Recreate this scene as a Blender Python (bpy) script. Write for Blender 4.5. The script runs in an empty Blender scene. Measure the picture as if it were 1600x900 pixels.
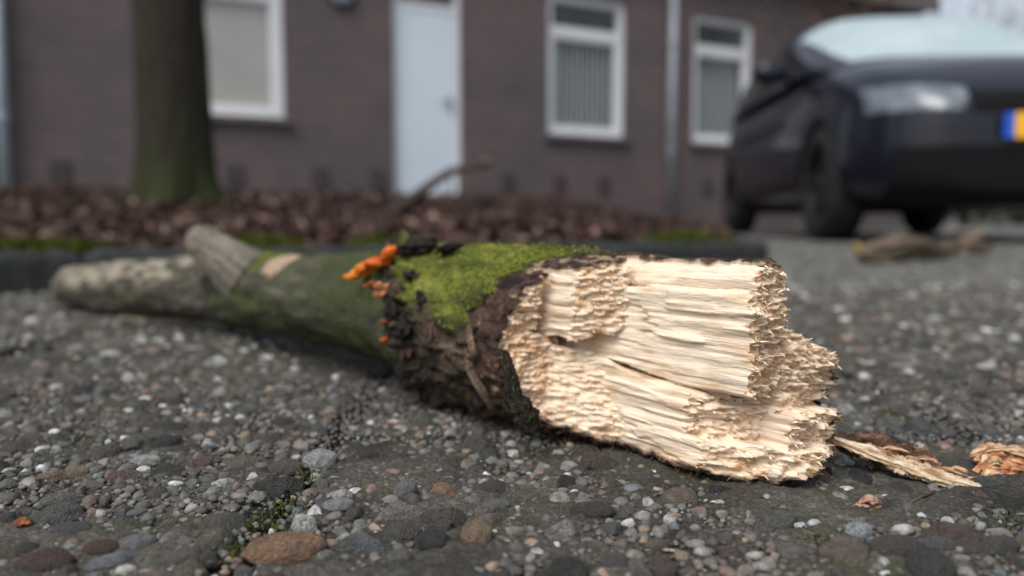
import bpy, bmesh, math, random
import numpy as np
from mathutils import Vector, Matrix

rng = np.random.default_rng(7)
random.seed(7)
R_ = math.radians
sc = bpy.context.scene
COL = sc.collection

# ---------------------------------------------------------------- camera
F_PX, HOR, CAM_H = 1256.0, 345.0, 0.10          # focal length in photo pixels, horizon row, lens height (m)
PITCH = math.atan((450 - HOR) / F_PX)
cam = bpy.data.cameras.new('camera')
cam_o = bpy.data.objects.new('camera', cam)
COL.objects.link(cam_o)
cam.sensor_width = 36.0
cam.lens = 36.0 * F_PX / 1600
cam.clip_start, cam.clip_end = 0.01, 2000
cam_o.location = (0, 0, CAM_H)
cam_o.rotation_euler = (math.pi / 2 - PITCH, 0, 0)
cam.dof.use_dof = True
cam.dof.focus_distance = 0.290
cam.dof.aperture_fstop = 5.6
sc.camera = cam_o

# ---------------------------------------------------------------- sky, sun, exposure
SUN_EL, SUN_AZ = R_(54), R_(214)               # azimuth clockwise from +Y: behind the camera, a little to its left
world = bpy.data.worlds.new('World')
sc.world = world
world.use_nodes = True
wn = world.node_tree
bg = wn.nodes['Background']
sky = wn.nodes.new('ShaderNodeTexSky')
sky.sky_type = 'NISHITA'
sky.sun_disc = False
sky.sun_elevation, sky.sun_rotation = SUN_EL, SUN_AZ
sky.air_density, sky.dust_density, sky.ozone_density = 1.0, 3.0, 1.0
hs = wn.nodes.new('ShaderNodeHueSaturation')
hs.inputs['Saturation'].default_value = 0.42    # overcast: nearly colourless sky
wn.links.new(sky.outputs[0], hs.inputs['Color'])
wn.links.new(hs.outputs[0], bg.inputs[0])
bg.inputs[1].default_value = 0.115
sun = bpy.data.lights.new('sun', 'SUN')
sun.energy, sun.angle, sun.color = 1.35, R_(36), (1, 0.97, 0.93)
sun_o = bpy.data.objects.new('sun', sun)
COL.objects.link(sun_o)
sd = Vector((math.sin(SUN_AZ) * math.cos(SUN_EL), math.cos(SUN_AZ) * math.cos(SUN_EL), math.sin(SUN_EL)))
sun_o.rotation_euler = sd.to_track_quat('Z', 'Y').to_euler()
sun_o.location = sd * 20
vs = sc.view_settings
vs.view_transform, vs.look, vs.exposure, vs.gamma = 'Standard', 'None', 0.64, 1.0
vs.use_curve_mapping = False
sc.cycles.max_bounces = 6

# ---------------------------------------------------------------- helpers
def at(px, py, D):
    """point at forward distance D that the photo shows at pixel (px, py)"""
    return Vector(((px - 800) * D / F_PX, D, CAM_H - (py - HOR) * D / F_PX))

def lin(r, g, b):
    f = lambda c: (c / 255 / 12.92) if c <= 10 else ((c / 255 + 0.055) / 1.055) ** 2.4
    return (f(r), f(g), f(b))

def _hash(ix, iy, iz, seed):
    h = (ix.astype(np.uint32) * np.uint32(374761393) + iy.astype(np.uint32) * np.uint32(668265263)
         + iz.astype(np.uint32) * np.uint32(2147483647) + np.uint32((seed * 974634777) & 0xffffffff))
    h = (h ^ (h >> np.uint32(13))) * np.uint32(1274126177)
    h = (h ^ (h >> np.uint32(16))) * np.uint32(2246822519)
    h = h ^ (h >> np.uint32(15))
    return h.astype(np.float64) / 4294967295.0

def vn(x, y, z=0.0, seed=0):
    """value noise -1..1"""
    x, y, z = np.broadcast_arrays(np.asarray(x, float), np.asarray(y, float), np.asarray(z, float))
    ix, iy, iz = (np.floor(a).astype(np.int64) for a in (x, y, z))
    fx, fy, fz = x - ix, y - iy, z - iz
    fx, fy, fz = (f * f * (3 - 2 * f) for f in (fx, fy, fz))
    r = 0
    for dx in (0, 1):
        for dy in (0, 1):
            for dz in (0, 1):
                w = (fx if dx else 1 - fx) * (fy if dy else 1 - fy) * (fz if dz else 1 - fz)
                r = r + w * _hash(ix + dx, iy + dy, iz + dz, seed)
    return r * 2 - 1

def fbm(x, y, z=0.0, seed=0, oct=4):
    r, a, f = 0, 0.5, 1.0
    for i in range(oct):
        r = r + a * vn(x * f, y * f, z * f, seed + i * 17)
        a *= 0.5; f *= 2.03
    return r

def ss(a, b, x):
    t = np.clip((x - a) / (b - a), 0, 1)
    return t * t * (3 - 2 * t)

def mix3(a, b, t):
    return a * (1 - t[:, None]) + np.asarray(b)[None, :] * t[:, None]

def link(name, me, mat=None, parent=None, loc=None, rot=None):
    o = bpy.data.objects.new(name, me)
    COL.objects.link(o)
    if mat is not None and me is not None and not me.materials:
        me.materials.append(mat)
    if parent is not None:
        o.parent = parent
    if loc is not None: o.location = loc
    if rot is not None: o.rotation_euler = rot
    return o

def tag(o, label=None, cat=None, group=None, kind=None):
    if label: o['label'] = label
    if cat: o['category'] = cat
    if group: o['group'] = group
    if kind: o['kind'] = kind
    return o

def empty(name, loc=(0, 0, 0), rz=0.0):
    o = bpy.data.objects.new(name, None)
    COL.objects.link(o)
    o.location = loc; o.rotation_euler = (0, 0, rz)
    o.empty_display_size = 0.05
    return o

def mesh_np(name, V, Q, smooth=True, col=None):
    """V (n,3); Q (m,3|4) same-size faces, or a list of such arrays; col (n,3) vertex colour"""
    Qs = Q if isinstance(Q, list) and isinstance(Q[0], np.ndarray) else [Q]
    Qs = [np.asarray(q, np.int32) for q in Qs if len(q)]
    V = np.asarray(V, np.float32)
    me = bpy.data.meshes.new(name)
    nl = sum(q.size for q in Qs); nf = sum(len(q) for q in Qs)
    me.vertices.add(len(V)); me.vertices.foreach_set('co', V.ravel())
    me.loops.add(nl); me.loops.foreach_set('vertex_index', np.concatenate([q.ravel() for q in Qs]))
    sizes = np.concatenate([np.full(len(q), q.shape[1], np.int32) for q in Qs])
    starts = np.concatenate([[0], np.cumsum(sizes)[:-1]]).astype(np.int32)
    me.polygons.add(nf); me.polygons.foreach_set('loop_start', starts)
    me.polygons.foreach_set('use_smooth', np.full(nf, smooth, bool))
    me.update(calc_edges=True)
    if col is not None:
        at_ = me.attributes.new('col', 'FLOAT_COLOR', 'POINT')
        c4 = np.ones((len(V), 4), np.float32); c4[:, :3] = col
        at_.data.foreach_set('color', c4.ravel())
    return me

def grid_quads(nu, nv, wrap=False):
    """indices of a (nu, nv) vertex grid; wrap closes the second axis"""
    i = np.arange(nu - 1)[:, None]; j = np.arange(nv if wrap else nv - 1)[None, :]
    j2 = (j + 1) % nv
    return np.stack([i * nv + j, i * nv + j2, (i + 1) * nv + j2, (i + 1) * nv + j], -1).reshape(-1, 4)

class MB:
    """collects boxes, tubes and prisms into one mesh"""
    def __init__(s): s.v = []; s.f = []
    def add(s, vs, fs):
        n = len(s.v); s.v += [tuple(v) for v in vs]; s.f += [tuple(n + i for i in f) for f in fs]
    def box(s, x0, x1, y0, y1, z0, z1):
        s.add([(x, y, z) for z in (z0, z1) for y in (y0, y1) for x in (x0, x1)],
              [(0, 2, 3, 1), (4, 5, 7, 6), (0, 1, 5, 4), (2, 6, 7, 3), (0, 4, 6, 2), (1, 3, 7, 5)])
    def tube(s, pts, rad, n=8, cap=True):
        pts = [Vector(p) for p in pts]; rings = []
        rad = rad if hasattr(rad, '__len__') else [rad] * len(pts)
        up = Vector((0, 0, 1)); base = len(s.v)
        for i, p in enumerate(pts):
            d = (pts[min(i + 1, len(pts) - 1)] - pts[max(i - 1, 0)]).normalized()
            a = d.cross(up)
            if a.length < 1e-3: a = d.cross(Vector((0, 1, 0)))
            a.normalize(); b = d.cross(a)
            for k in range(n):
                t = 2 * math.pi * k / n
                s.v.append(tuple(p + (a * math.cos(t) + b * math.sin(t)) * rad[i]))
        for i in range(len(pts) - 1):
            for k in range(n):
                k2 = (k + 1) % n
                s.f.append((base + i * n + k, base + i * n + k2, base + (i + 1) * n + k2, base + (i + 1) * n + k))
        if cap:
            s.f.append(tuple(base + k for k in reversed(range(n))))
            s.f.append(tuple(base + (len(pts) - 1) * n + k for k in range(n)))
    def lathe(s, prof, n=24, axis='x', c=(0, 0, 0)):
        """prof: list of (radius, offset along axis)"""
        base = len(s.v)
        for r, h in prof:
            for k in range(n):
                t = 2 * math.pi * k / n
                q = (h, r * math.cos(t), r * math.sin(t)) if axis == 'x' else ((r * math.cos(t), h, r * math.sin(t)) if axis == 'y' else (r * math.cos(t), r * math.sin(t), h))
                s.v.append((q[0] + c[0], q[1] + c[1], q[2] + c[2]))
        for i in range(len(prof) - 1):
            for k in range(n):
                k2 = (k + 1) % n
                s.f.append((base + i * n + k, base + i * n + k2, base + (i + 1) * n + k2, base + (i + 1) * n + k))
    def mesh(s, name, smooth=False):
        me = bpy.data.meshes.new(name); me.from_pydata(s.v, [], s.f); me.update()
        if smooth: me.polygons.foreach_set('use_smooth', [True] * len(me.polygons))
        return me
    def build(s, name, mat, parent=None, smooth=False, **k):
        return link(name, s.mesh(name, smooth), mat, parent, **k)

# ---------------------------------------------------------------- materials
def new_mat(name, rough=0.7, spec=0.3):
    m = bpy.data.materials.new(name); m.use_nodes = True
    nt = m.node_tree; b = nt.nodes['Principled BSDF']
    b.inputs['Roughness'].default_value = rough
    b.inputs['Specular IOR Level'].default_value = spec
    return m, nt, b

def N(nt, t, **k):
    n = nt.nodes.new(t)
    for a, v in k.items():
        if a.startswith('i_'):
            n.inputs[a[2:].replace('_', ' ')].default_value = v
        else: setattr(n, a, v)
    return n

def noise_node(nt, scale, detail=4, rough=0.55, vec=None):
    n = N(nt, 'ShaderNodeTexNoise', i_Scale=scale, i_Detail=detail, i_Roughness=rough)
    if vec is not None: nt.links.new(vec, n.inputs['Vector'])
    return n

def ramp(nt, fac, stops):
    r = nt.nodes.new('ShaderNodeValToRGB'); e = r.color_ramp.elements
    while len(e) < len(stops): e.new(0.5)
    for el, (p, c) in zip(e, stops):
        el.position = p; el.color = (*c, 1)
    nt.links.new(fac, r.inputs[0]); return r

def mul(nt, a, b, mode='MULTIPLY', fac=1.0):
    m = N(nt, 'ShaderNodeMix', data_type='RGBA', blend_type=mode); m.inputs[0].default_value = fac
    nt.links.new(a, m.inputs[6]); nt.links.new(b, m.inputs[7]); return m.outputs[2]

def bump(nt, b, h, strength, dist):
    n = N(nt, 'ShaderNodeBump', i_Strength=strength, i_Distance=dist)
    nt.links.new(h, n.inputs['Height']); nt.links.new(n.outputs[0], b.inputs['Normal']); return n

def simple(name, c, rough=0.6, spec=0.3, metal=0.0, var=0.12, scale=8.0, coat=0.0):
    """plain colour with a little procedural unevenness"""
    m, nt, b = new_mat(name, rough, spec)
    co = N(nt, 'ShaderNodeTexCoord')
    n = noise_node(nt, scale, 5, 0.6, co.outputs['Object'])
    r = ramp(nt, n.outputs[0], [(0.25, tuple(x * (1 - var) for x in c)), (0.75, tuple(min(1, x * (1 + var)) for x in c))])
    nt.links.new(r.outputs[0], b.inputs['Base Color'])
    b.inputs['Metallic'].default_value = metal
    b.inputs['Coat Weight'].default_value = coat
    return m

def attr_mat(name, rough=0.8, spec=0.25, nscale=900.0, nvar=0.25, bscale=1500.0, bdist=0.0004, bstr=0.6, stretch=None, source='attr', turn=0.0, film=0.0):
    """colour from the piece (mesh attribute or object colour) times fine procedural grain, with fine relief"""
    m, nt, b = new_mat(name, rough, spec)
    co = N(nt, 'ShaderNodeTexCoord'); vec = co.outputs['Object']
    if stretch:
        m0 = N(nt, 'ShaderNodeMapping'); m0.inputs['Rotation'].default_value = (0, 0, turn); nt.links.new(vec, m0.inputs[0]); vec = m0.outputs[0]
        mp = N(nt, 'ShaderNodeMapping'); mp.inputs['Scale'].default_value = stretch
        nt.links.new(vec, mp.inputs[0]); vec = mp.outputs[0]
    if source == 'attr':
        a = N(nt, 'ShaderNodeAttribute', attribute_name='col').outputs['Color']
    else:
        a = N(nt, 'ShaderNodeObjectInfo').outputs['Color']
    n = noise_node(nt, nscale, 4, 0.65, vec)
    r = ramp(nt, n.outputs[0], [(0.3, (1 - nvar,) * 3), (0.7, (1 + nvar * 0.5,) * 3)])
    out = mul(nt, a, r.outputs[0])
    if film:                                      # blotches of cement film and dirt left on the stone
        nf = noise_node(nt, film, 6, 0.7, vec); k = ramp(nt, nf.outputs[0], [(0.40, (0.08, 0.08, 0.08)), (0.62, (0.70, 0.70, 0.70))])
        mx = N(nt, 'ShaderNodeMix', data_type='RGBA'); nt.links.new(k.outputs[0], mx.inputs[0]); nt.links.new(out, mx.inputs[6]); mx.inputs[7].default_value = (0.088, 0.083, 0.068, 1); out = mx.outputs[2]
    nt.links.new(out, b.inputs['Base Color'])
    n2 = noise_node(nt, bscale, 3, 0.6, vec)
    bump(nt, b, n2.outputs[0], bstr, bdist)
    return m

M = {}
M['wood'] = attr_mat('split_wood', 0.75, 0.2, 900, 0.22, 1500, 0.0007, 0.8, stretch=(0.10, 1, 1), turn=math.atan2(0.788, 0.615))
M['bark'] = attr_mat('bark', 0.85, 0.2, 420, 0.6, 650, 0.0018, 1.0)
M['moss'] = attr_mat('moss', 0.9, 0.1, 900, 0.3, 1500, 0.0003, 0.4)
M['pebble'] = attr_mat('pebble_mass', 0.72, 0.3, 500, 0.5, 900, 0.0008, 0.8, film=170)
M['pebble_obj'] = attr_mat('pebble', 0.70, 0.3, 4.5, 0.5, 7, 0.12, 0.7, source='obj', film=1.7)
M['leaf'] = attr_mat('dead_leaf', 0.7, 0.3, 60, 0.4, 100, 0.002, 0.5)
M['fungus'] = simple('orange_fungus', lin(216, 104, 30), 0.5, 0.4, var=0.35, scale=160)
M['fungus_pale'] = simple('pale_orange_fungus', lin(176, 116, 80), 0.5, 0.4, var=0.3, scale=160)
M['white_paint'] = simple('white_paint', (0.72, 0.74, 0.76), 0.45, 0.4, var=0.05, scale=3)
M['door_paint'] = simple('door_paint', (0.66, 0.75, 0.83), 0.45, 0.4, var=0.05, scale=2)
M['grey_zinc'] = simple('zinc_pipe', (0.26, 0.28, 0.31), 0.5, 0.5, var=0.15, scale=6)
M['pale_pipe'] = simple('pale_pipe', (0.36, 0.44, 0.48), 0.5, 0.4, var=0.12, scale=6)
M['dark'] = simple('dark_void', (0.012, 0.012, 0.013), 0.9, 0.1)
M['black_plastic'] = simple('black_plastic', (0.008, 0.008, 0.009), 0.8, 0.1)
M['rubber'] = simple('tyre_rubber', (0.018, 0.018, 0.019), 0.8, 0.2)
M['alloy'] = simple('alloy', (0.04, 0.04, 0.045), 0.4, 0.5, metal=0.6)
M['blind'] = simple('blind_fabric', (0.56, 0.51, 0.465), 0.8, 0.1, var=0.08, scale=3)
M['slat'] = simple('blind_slat', (0.44, 0.46, 0.46), 0.8, 0.1, var=0.1, scale=3)
M['sill'] = simple('sill_stone', (0.13, 0.11, 0.11), 0.6, 0.3, var=0.2)
M['plate_yellow'] = simple('plate_yellow', lin(240, 178, 20), 0.4, 0.4, var=0.03)
M['plate_blue'] = simple('plate_blue', lin(40, 85, 190), 0.4, 0.4, var=0.03)
M['lens'] = simple('headlight_lens', (0.12, 0.14, 0.165), 0.12, 0.6, var=0.85, scale=11)
M['twig'] = simple('twig_bark', (0.07, 0.055, 0.045), 0.85, 0.2, var=0.35, scale=30)
M['vent'] = simple('vent_grey', (0.045, 0.042, 0.042), 0.8, 0.1)
M['roof_felt'] = simple('roof_felt', (0.06, 0.06, 0.06), 0.9, 0.1)
M['interior'] = simple('room_plaster', (0.07, 0.08, 0.085), 0.9, 0.1)

m, nt, b = new_mat('window_glass', 0.03, 0.5)          # clear pane: reflects the sky, lets the room show
tr = N(nt, 'ShaderNodeBsdfTransparent'); tr.inputs[0].default_value = (0.94, 0.955, 0.955, 1)
gl = N(nt, 'ShaderNodeBsdfGlossy'); gl.inputs['Roughness'].default_value = 0.02
lw = N(nt, 'ShaderNodeLayerWeight'); lw.inputs[0].default_value = 0.5
pw = N(nt, 'ShaderNodeMath', operation='POWER'); nt.links.new(lw.outputs['Facing'], pw.inputs[0]); pw.inputs[1].default_value = 4.0
fr = N(nt, 'ShaderNodeMath', operation='MULTIPLY_ADD'); nt.links.new(pw.outputs[0], fr.inputs[0]); fr.inputs[1].default_value = 0.9; fr.inputs[2].default_value = 0.05
mxs = N(nt, 'ShaderNodeMixShader'); nt.links.new(fr.outputs[0], mxs.inputs[0]); nt.links.new(tr.outputs[0], mxs.inputs[1]); nt.links.new(gl.outputs[0], mxs.inputs[2])
nt.links.new(mxs.outputs[0], nt.nodes['Material Output'].inputs[0])
M['glass'] = m
m, nt, b = new_mat('pale_windscreen', 0.25, 0.6)  # windscreen: opaque pale blue-grey base colour, mottled by noise
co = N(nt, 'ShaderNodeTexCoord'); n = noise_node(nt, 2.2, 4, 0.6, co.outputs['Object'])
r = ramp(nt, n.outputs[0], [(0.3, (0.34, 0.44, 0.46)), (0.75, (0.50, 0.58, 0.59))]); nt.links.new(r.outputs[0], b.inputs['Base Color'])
M['pale_screen'] = m
M['car_glass'] = simple('car_side_glass', (0.012, 0.014, 0.016), 0.06, 0.6)
m, nt, b = new_mat('car_paint', 0.35, 0.5)
co = N(nt, 'ShaderNodeTexCoord'); n = noise_node(nt, 3, 4, 0.6, co.outputs['Object'])
r = ramp(nt, n.outputs[0], [(0.3, (0.0045, 0.0055, 0.012)), (0.75, (0.008, 0.010, 0.020))]); nt.links.new(r.outputs[0], b.inputs['Base Color'])
b.inputs['Specular IOR Level'].default_value = 0.2; b.inputs['Coat Weight'].default_value = 0.5; b.inputs['Coat Roughness'].default_value = 0.08
M['car_paint'] = m

# brick wall: courses too far away and soft to pick apart
m, nt, b = new_mat('brick_wall', 0.85, 0.2)
co = N(nt, 'ShaderNodeTexCoord')
mp = N(nt, 'ShaderNodeMapping'); mp.inputs['Rotation'].default_value = (R_(90), 0, 0)
nt.links.new(co.outputs['Object'], mp.inputs[0])
br = N(nt, 'ShaderNodeTexBrick', i_Scale=1.0, i_Mortar_Size=0.006, i_Brick_Width=0.22, i_Row_Height=0.0625, i_Bias=0.0)
br.inputs['Color1'].default_value = (0.134, 0.112, 0.112, 1); br.inputs['Color2'].default_value = (0.108, 0.093, 0.096, 1)
br.inputs['Mortar'].default_value = (0.112, 0.100, 0.098, 1)
nt.links.new(mp.outputs[0], br.inputs['Vector'])
n = noise_node(nt, 1.1, 5, 0.6, co.outputs['Object'])
r = ramp(nt, n.outputs[0], [(0.32, (0.80, 0.86, 0.90)), (0.68, (1.24, 1.06, 1.04))])
nt.links.new(mul(nt, br.outputs['Color'], r.outputs[0]), b.inputs['Base Color'])
bump(nt, b, br.outputs['Fac'], 0.5, -0.006)
M['brick'] = m

def concrete_mat(name, far=False):
    m, nt, b = new_mat(name, 0.85, 0.25)
    co = N(nt, 'ShaderNodeTexCoord'); g = N(nt, 'ShaderNodeNewGeometry'); P = g.outputs['Position']
    n1 = noise_node(nt, 13, 6, 0.68, P); n2 = noise_node(nt, 600, 3, 0.7, P)
    base = ramp(nt, n1.outputs[0], [(0.32, (0.022, 0.021, 0.018)), (0.52, (0.066, 0.062, 0.053)), (0.72, (0.125, 0.118, 0.102))])
    gr = ramp(nt, n2.outputs[0], [(0.3, (0.55, 0.55, 0.55)), (0.5, (1, 1, 1)), (0.72, (2.3, 2.2, 2.05))])
    c = mul(nt, base.outputs[0], gr.outputs[0])
    n3 = noise_node(nt, 14, 6, 0.7, P)
    mo = ramp(nt, n3.outputs[0], [(0.50, (0, 0, 0)), (0.68, (0.75, 0.75, 0.75))])
    mx = N(nt, 'ShaderNodeMix', data_type='RGBA'); nt.links.new(mo.outputs[0], mx.inputs[0]); nt.links.new(c, mx.inputs[6])
    mx.inputs[7].default_value = (0.056, 0.060, 0.026, 1)
    out = mx.outputs[2]
    if far:   # aggregate too far away to be built stone by stone
        vo = N(nt, 'ShaderNodeTexVoronoi', i_Scale=95.0); nt.links.new(P, vo.inputs['Vector'])
        pal = ramp(nt, vo.outputs['Color'], [(0.1, (0.075, 0.077, 0.074)), (0.4, (0.18, 0.182, 0.175)), (0.65, (0.26, 0.262, 0.252)), (0.9, (0.46, 0.47, 0.47))])
        k = ramp(nt, vo.outputs['Distance'], [(0.30, (1, 1, 1)), (0.55, (0, 0, 0))])
        m2 = N(nt, 'ShaderNodeMix', data_type='RGBA'); nt.links.new(k.outputs[0], m2.inputs[0]); nt.links.new(out, m2.inputs[6]); nt.links.new(pal.outputs[0], m2.inputs[7])
        out = m2.outputs[2]
        bump(nt, b, vo.outputs['Distance'], 0.8, -0.006)
    else:
        n4 = noise_node(nt, 450, 4, 0.7, P); bump(nt, b, n4.outputs[0], 1.0, 0.0022)
    nt.links.new(out, b.inputs['Base Color'])
    return m
M['concrete'] = concrete_mat('concrete_matrix')
M['aggregate_far'] = concrete_mat('aggregate_far', True)
M['kerb'] = simple('kerb_concrete', (0.032, 0.035, 0.034), 0.9, 0.2, var=0.35, scale=14)
M['soil'] = simple('bed_soil', (0.035, 0.024, 0.018), 0.95, 0.1, var=0.4, scale=20)

# ================================================================ THE SETTING
# ---- ground sheet to the horizon
me = mesh_np('ground', [(-300, -100, -0.014), (300, -100, -0.014), (300, 600, -0.014), (-300, 600, -0.014)], [(0, 1, 2, 3)], False)
tag(link('ground', me, M['aggregate_far']), kind='structure')

# ---- kerb line and bed
K0, KD = Vector((-0.695, 1.09)), Vector((1.337, 0.90)).normalized()
KN = Vector((-KD.y, KD.x))
def kp(a, b, z): q = K0 + KD * a + KN * b; return Vector((q.x, q.y, z))
KEND = (Vector((0.642, 1.99)) - K0).length
WP, WD = Vector((-0.816, 8.2)), Vector((0.886, 0.463)).normalized()
WANG = math.atan2(WD.y, WD.x)

# ---- pavement: exposed-aggregate tiles in half-bond columns
pavement = tag(empty('pavement'), kind='structure')
T = 0.30
JX = [-0.083 + T * k for k in range(-6, 9)]
def tile_edges(c):                                # columns staggered by half a tile
    return 0.364 - 4 * T + (0.126 if c % 2 else 0.0)
TILES = []
for c in range(len(JX) - 1):
    y0 = tile_edges(c)
    for r in range(16):
        ty = y0 + r * T
        cx, cy = JX[c] + T / 2, ty + T / 2
        if cy < -0.15 or cy > 3.6: continue
        kb = (Vector((cx, cy)) - K0).dot(KN); ka = (Vector((cx, cy)) - K0).dot(KD)
        if kb > 0.28 and ka < KEND - 0.1: continue
        if abs(cx) > 0.75 * cy + 0.55: continue
        TILES.append((c, r, JX[c], ty))
def tile_mesh(n, x0, y0, disp):
    g = 0.0050
    t = np.linspace(0, 1, n)
    X, Y = np.meshgrid(x0 + g + (T - 2 * g) * t, y0 + g + (T - 2 * g) * t, indexing='ij')
    ex = np.minimum(X - x0, x0 + T - X); ey = np.minimum(Y - y0, y0 + T - Y); e = np.minimum(ex, ey)
    Z = -0.006 * np.clip(1 - (e - g) / 0.006, 0, 1) ** 2
    if disp:
        Z = Z + 0.0022 * fbm(X * 210, Y * 210, 0, 5, 4) + 0.0030 * fbm(X * 32, Y * 32, 0, 9, 3)
        wob = 0.0022 * vn(X * 90, Y * 90, 0, 31) * (e < 0.012)
        X = X + wob; Y = Y + wob
    V = np.stack([X, Y, Z], -1)
    q = grid_quads(n, n)[:, ::-1]
    # skirt
    idx = np.arange(n * n).reshape(n, n)
    loop = np.concatenate([idx[:, 0], idx[-1, 1:], idx[-2::-1, -1], idx[0, -2:0:-1]])
    top = V.reshape(-1, 3); low = top[loop].copy(); low[:, 2] = -0.0135
    b0 = len(top); m_ = len(loop); k = np.arange(m_)
    sk = np.stack([loop, b0 + k, b0 + (k + 1) % m_, loop[(k + 1) % m_]], -1)
    return np.concatenate([top, low]), np.concatenate([q, sk])
far_me = None
tile_objs = {}
for (c, r, x0, y0) in TILES:
    cx, cy = x0 + T / 2, y0 + T / 2
    if cy < 1.15 and abs(cx) < 0.75 * cy + 0.3:
        V, Q = tile_mesh(170 if cy < 0.62 else 80, x0, y0, True)
        V[:, 0] -= x0; V[:, 1] -= y0
        Q = Q[:, ::-1]
        o = link('paving_tile', mesh_np('paving_tile', V, Q), M['concrete'], pavement, (x0, y0, 0.0005 * math.sin(c * 3 + r)))
    else:
        if far_me is None:
            V, Q = tile_mesh(14, 0, 0, False); far_me = mesh_np('paving_tile', V, Q[:, ::-1])
        o = link('paving_tile', far_me, M['aggregate_far'], pavement, (x0, y0, 0.0015 * math.sin(c * 5.1 + r * 2.3)))
    tile_objs[(c, r)] = (o, x0, y0)

# ---- pebbles set in the tiles
def ico(sub):
    bm = bmesh.new(); bmesh.ops.create_icosphere(bm, subdivisions=sub, radius=1)
    V = np.array([v.co[:] for v in bm.verts]); F = np.array([[v.index for v in f.verts] for f in bm.faces]); bm.free()
    return V, F
def stone(sub, k):
    V, F = ico(sub)
    d = 1 + 0.34 * vn(V[:, 0] * 1.1 + k * 7, V[:, 1] * 1.1, V[:, 2] * 1.1, k) + 0.20 * vn(V[:, 0] * 2.7, V[:, 1] * 2.7 + k, V[:, 2] * 2.7, k + 50)
    if sub > 2: d = d + 0.08 * vn(V[:, 0] * 7, V[:, 1] * 7 + k, V[:, 2] * 7, k + 90)
    if k >= 12: d = 1 + (d - 1) * 0.3
    V = V * d[:, None]
    if k % 4 != 1 and k < 12:                                # some are chipped flat
        for j in range(3):
            nrm = np.array([math.cos(k + j * 2.1), math.sin(k + j * 2.1), 0.3 + 0.3 * j]); nrm /= np.linalg.norm(nrm)
            h = V @ nrm; over = np.clip(h - 0.60, 0, None); V = V - over[:, None] * nrm * 0.85
    return V, F
NV = 15                                           # the last three are water-worn and smooth
ST = {s: [stone(s, k) for k in range(NV)] for s in (1, 2, 3, 4)}
PAL = [(lin(104, 103, 100), 18), (lin(84, 82, 80), 16), (lin(66, 65, 66), 14), (lin(128, 124, 118), 12), (lin(158, 156, 150), 8),
       (lin(196, 197, 194), 6), (lin(126, 108, 92), 9), (lin(148, 118, 88), 5), (lin(104, 84, 74), 7), (lin(92, 100, 106), 8), (lin(120, 86, 76), 3), (lin(52, 53, 57), 6)]
PC = np.array([p[0] for p in PAL]); PC = 1.2 * (PC * 0.62 + PC.mean(1, keepdims=True) * 0.38); PW = np.array([p[1] for p in PAL], float); PW /= PW.sum()
peb = []                                          # x, y, rx, ry, rz, rot, variant, colour
cell = {}
def free(x, y, r, k=0.86):
    cx, cy = int(x / 0.02), int(y / 0.02)
    for i in (-1, 0, 1):
        for j in (-1, 0, 1):
            for (a, b_, q) in cell.get((cx + i, cy + j), ()):
                if (a - x) ** 2 + (b_ - y) ** 2 < ((r + q) * k) ** 2: return False
    return True
def occupy(x, y, r): cell.setdefault((int(x / 0.02), int(y / 0.02)), []).append((x, y, r))
hero = [  # pixel, half-length px, half-width px, rotation, colour: the stones one can pick out in the photograph
    (430, 872, 70, 27, 0.25, lin(176, 128, 84), 'large orange-brown oval pebble'), (40, 890, 42, 24, 0.1, lin(96, 66, 60), 'dark red-brown pebble'),
    (743, 848, 27, 24, 0.0, lin(168, 138, 96), 'round tan pebble'), (672, 858, 30, 20, -0.5, lin(52, 58, 66), 'blue-black angular pebble'),
    (690, 822, 38, 26, 0.0, lin(96, 92, 88), None), (492, 724, 29, 19, 0.0, lin(192, 200, 200), 'large white quartz pebble'),
    (334, 762, 22, 12, 0.0, lin(214, 220, 214), None), (212, 724, 23, 12, 0.1, lin(200, 202, 198), None), (690, 775, 22, 16, 0.3, lin(184, 134, 86), None),
    (628, 775, 20, 22, 0.0, lin(140, 138, 140), None), (770, 770, 22, 18, 0.0, lin(92, 90, 88), None), (520, 800, 26, 12, 0.3, lin(176, 178, 178), None),
    (134, 868, 31, 17, 0.2, lin(98, 66, 56), 'dark brown streaked pebble'), (190, 860, 30, 17, 0.5, lin(140, 146, 150), None), (330, 828, 34, 24, -0.1, lin(102, 100, 98), None),
    (86, 838, 38, 14, 0.05, lin(84, 90, 92), None), (425, 765, 40, 24, 0.1, lin(66, 64, 64), None), (436, 735, 30, 15, 0.0, lin(108, 102, 98), None),
    (60, 748, 26, 11, 0.0, lin(158, 132, 112), None), (100, 742, 20, 12, 0.0, lin(162, 140, 112), None), (1425, 870, 48, 20, 0.0, lin(92, 86, 80), 'broad grey-brown pebble'),
    (1360, 842, 23, 15, 0.3, lin(190, 202, 208), 'milky white quartz chip'), (1258, 878, 23, 14, 0.0, lin(140, 136, 126), None), (1490, 865, 28, 14, 0.0, lin(112, 108, 108), None),
    (990, 828, 14, 9, 0.0, lin(190, 188, 176), None), (930, 808, 34, 16, -0.1, lin(82, 74, 68), None), (1560, 762, 30, 12, 0.2, lin(84, 92, 104), None), (775, 800, 24, 12, 0.0, lin(128, 130, 132), None),
    (1266, 832, 12, 8, 0, lin(198, 204, 204), None), (1288, 830, 12, 9, 0.3, lin(190, 198, 200), None), (150, 890, 45, 16, 0.2, lin(130, 136, 144), None), (255, 885, 24, 16, 0.2, lin(120, 118, 116), None), (1000, 880, 20, 10, 0, lin(126, 116, 100), None), (1108, 876, 16, 9, 0, lin(150, 150, 150), None)]
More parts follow.
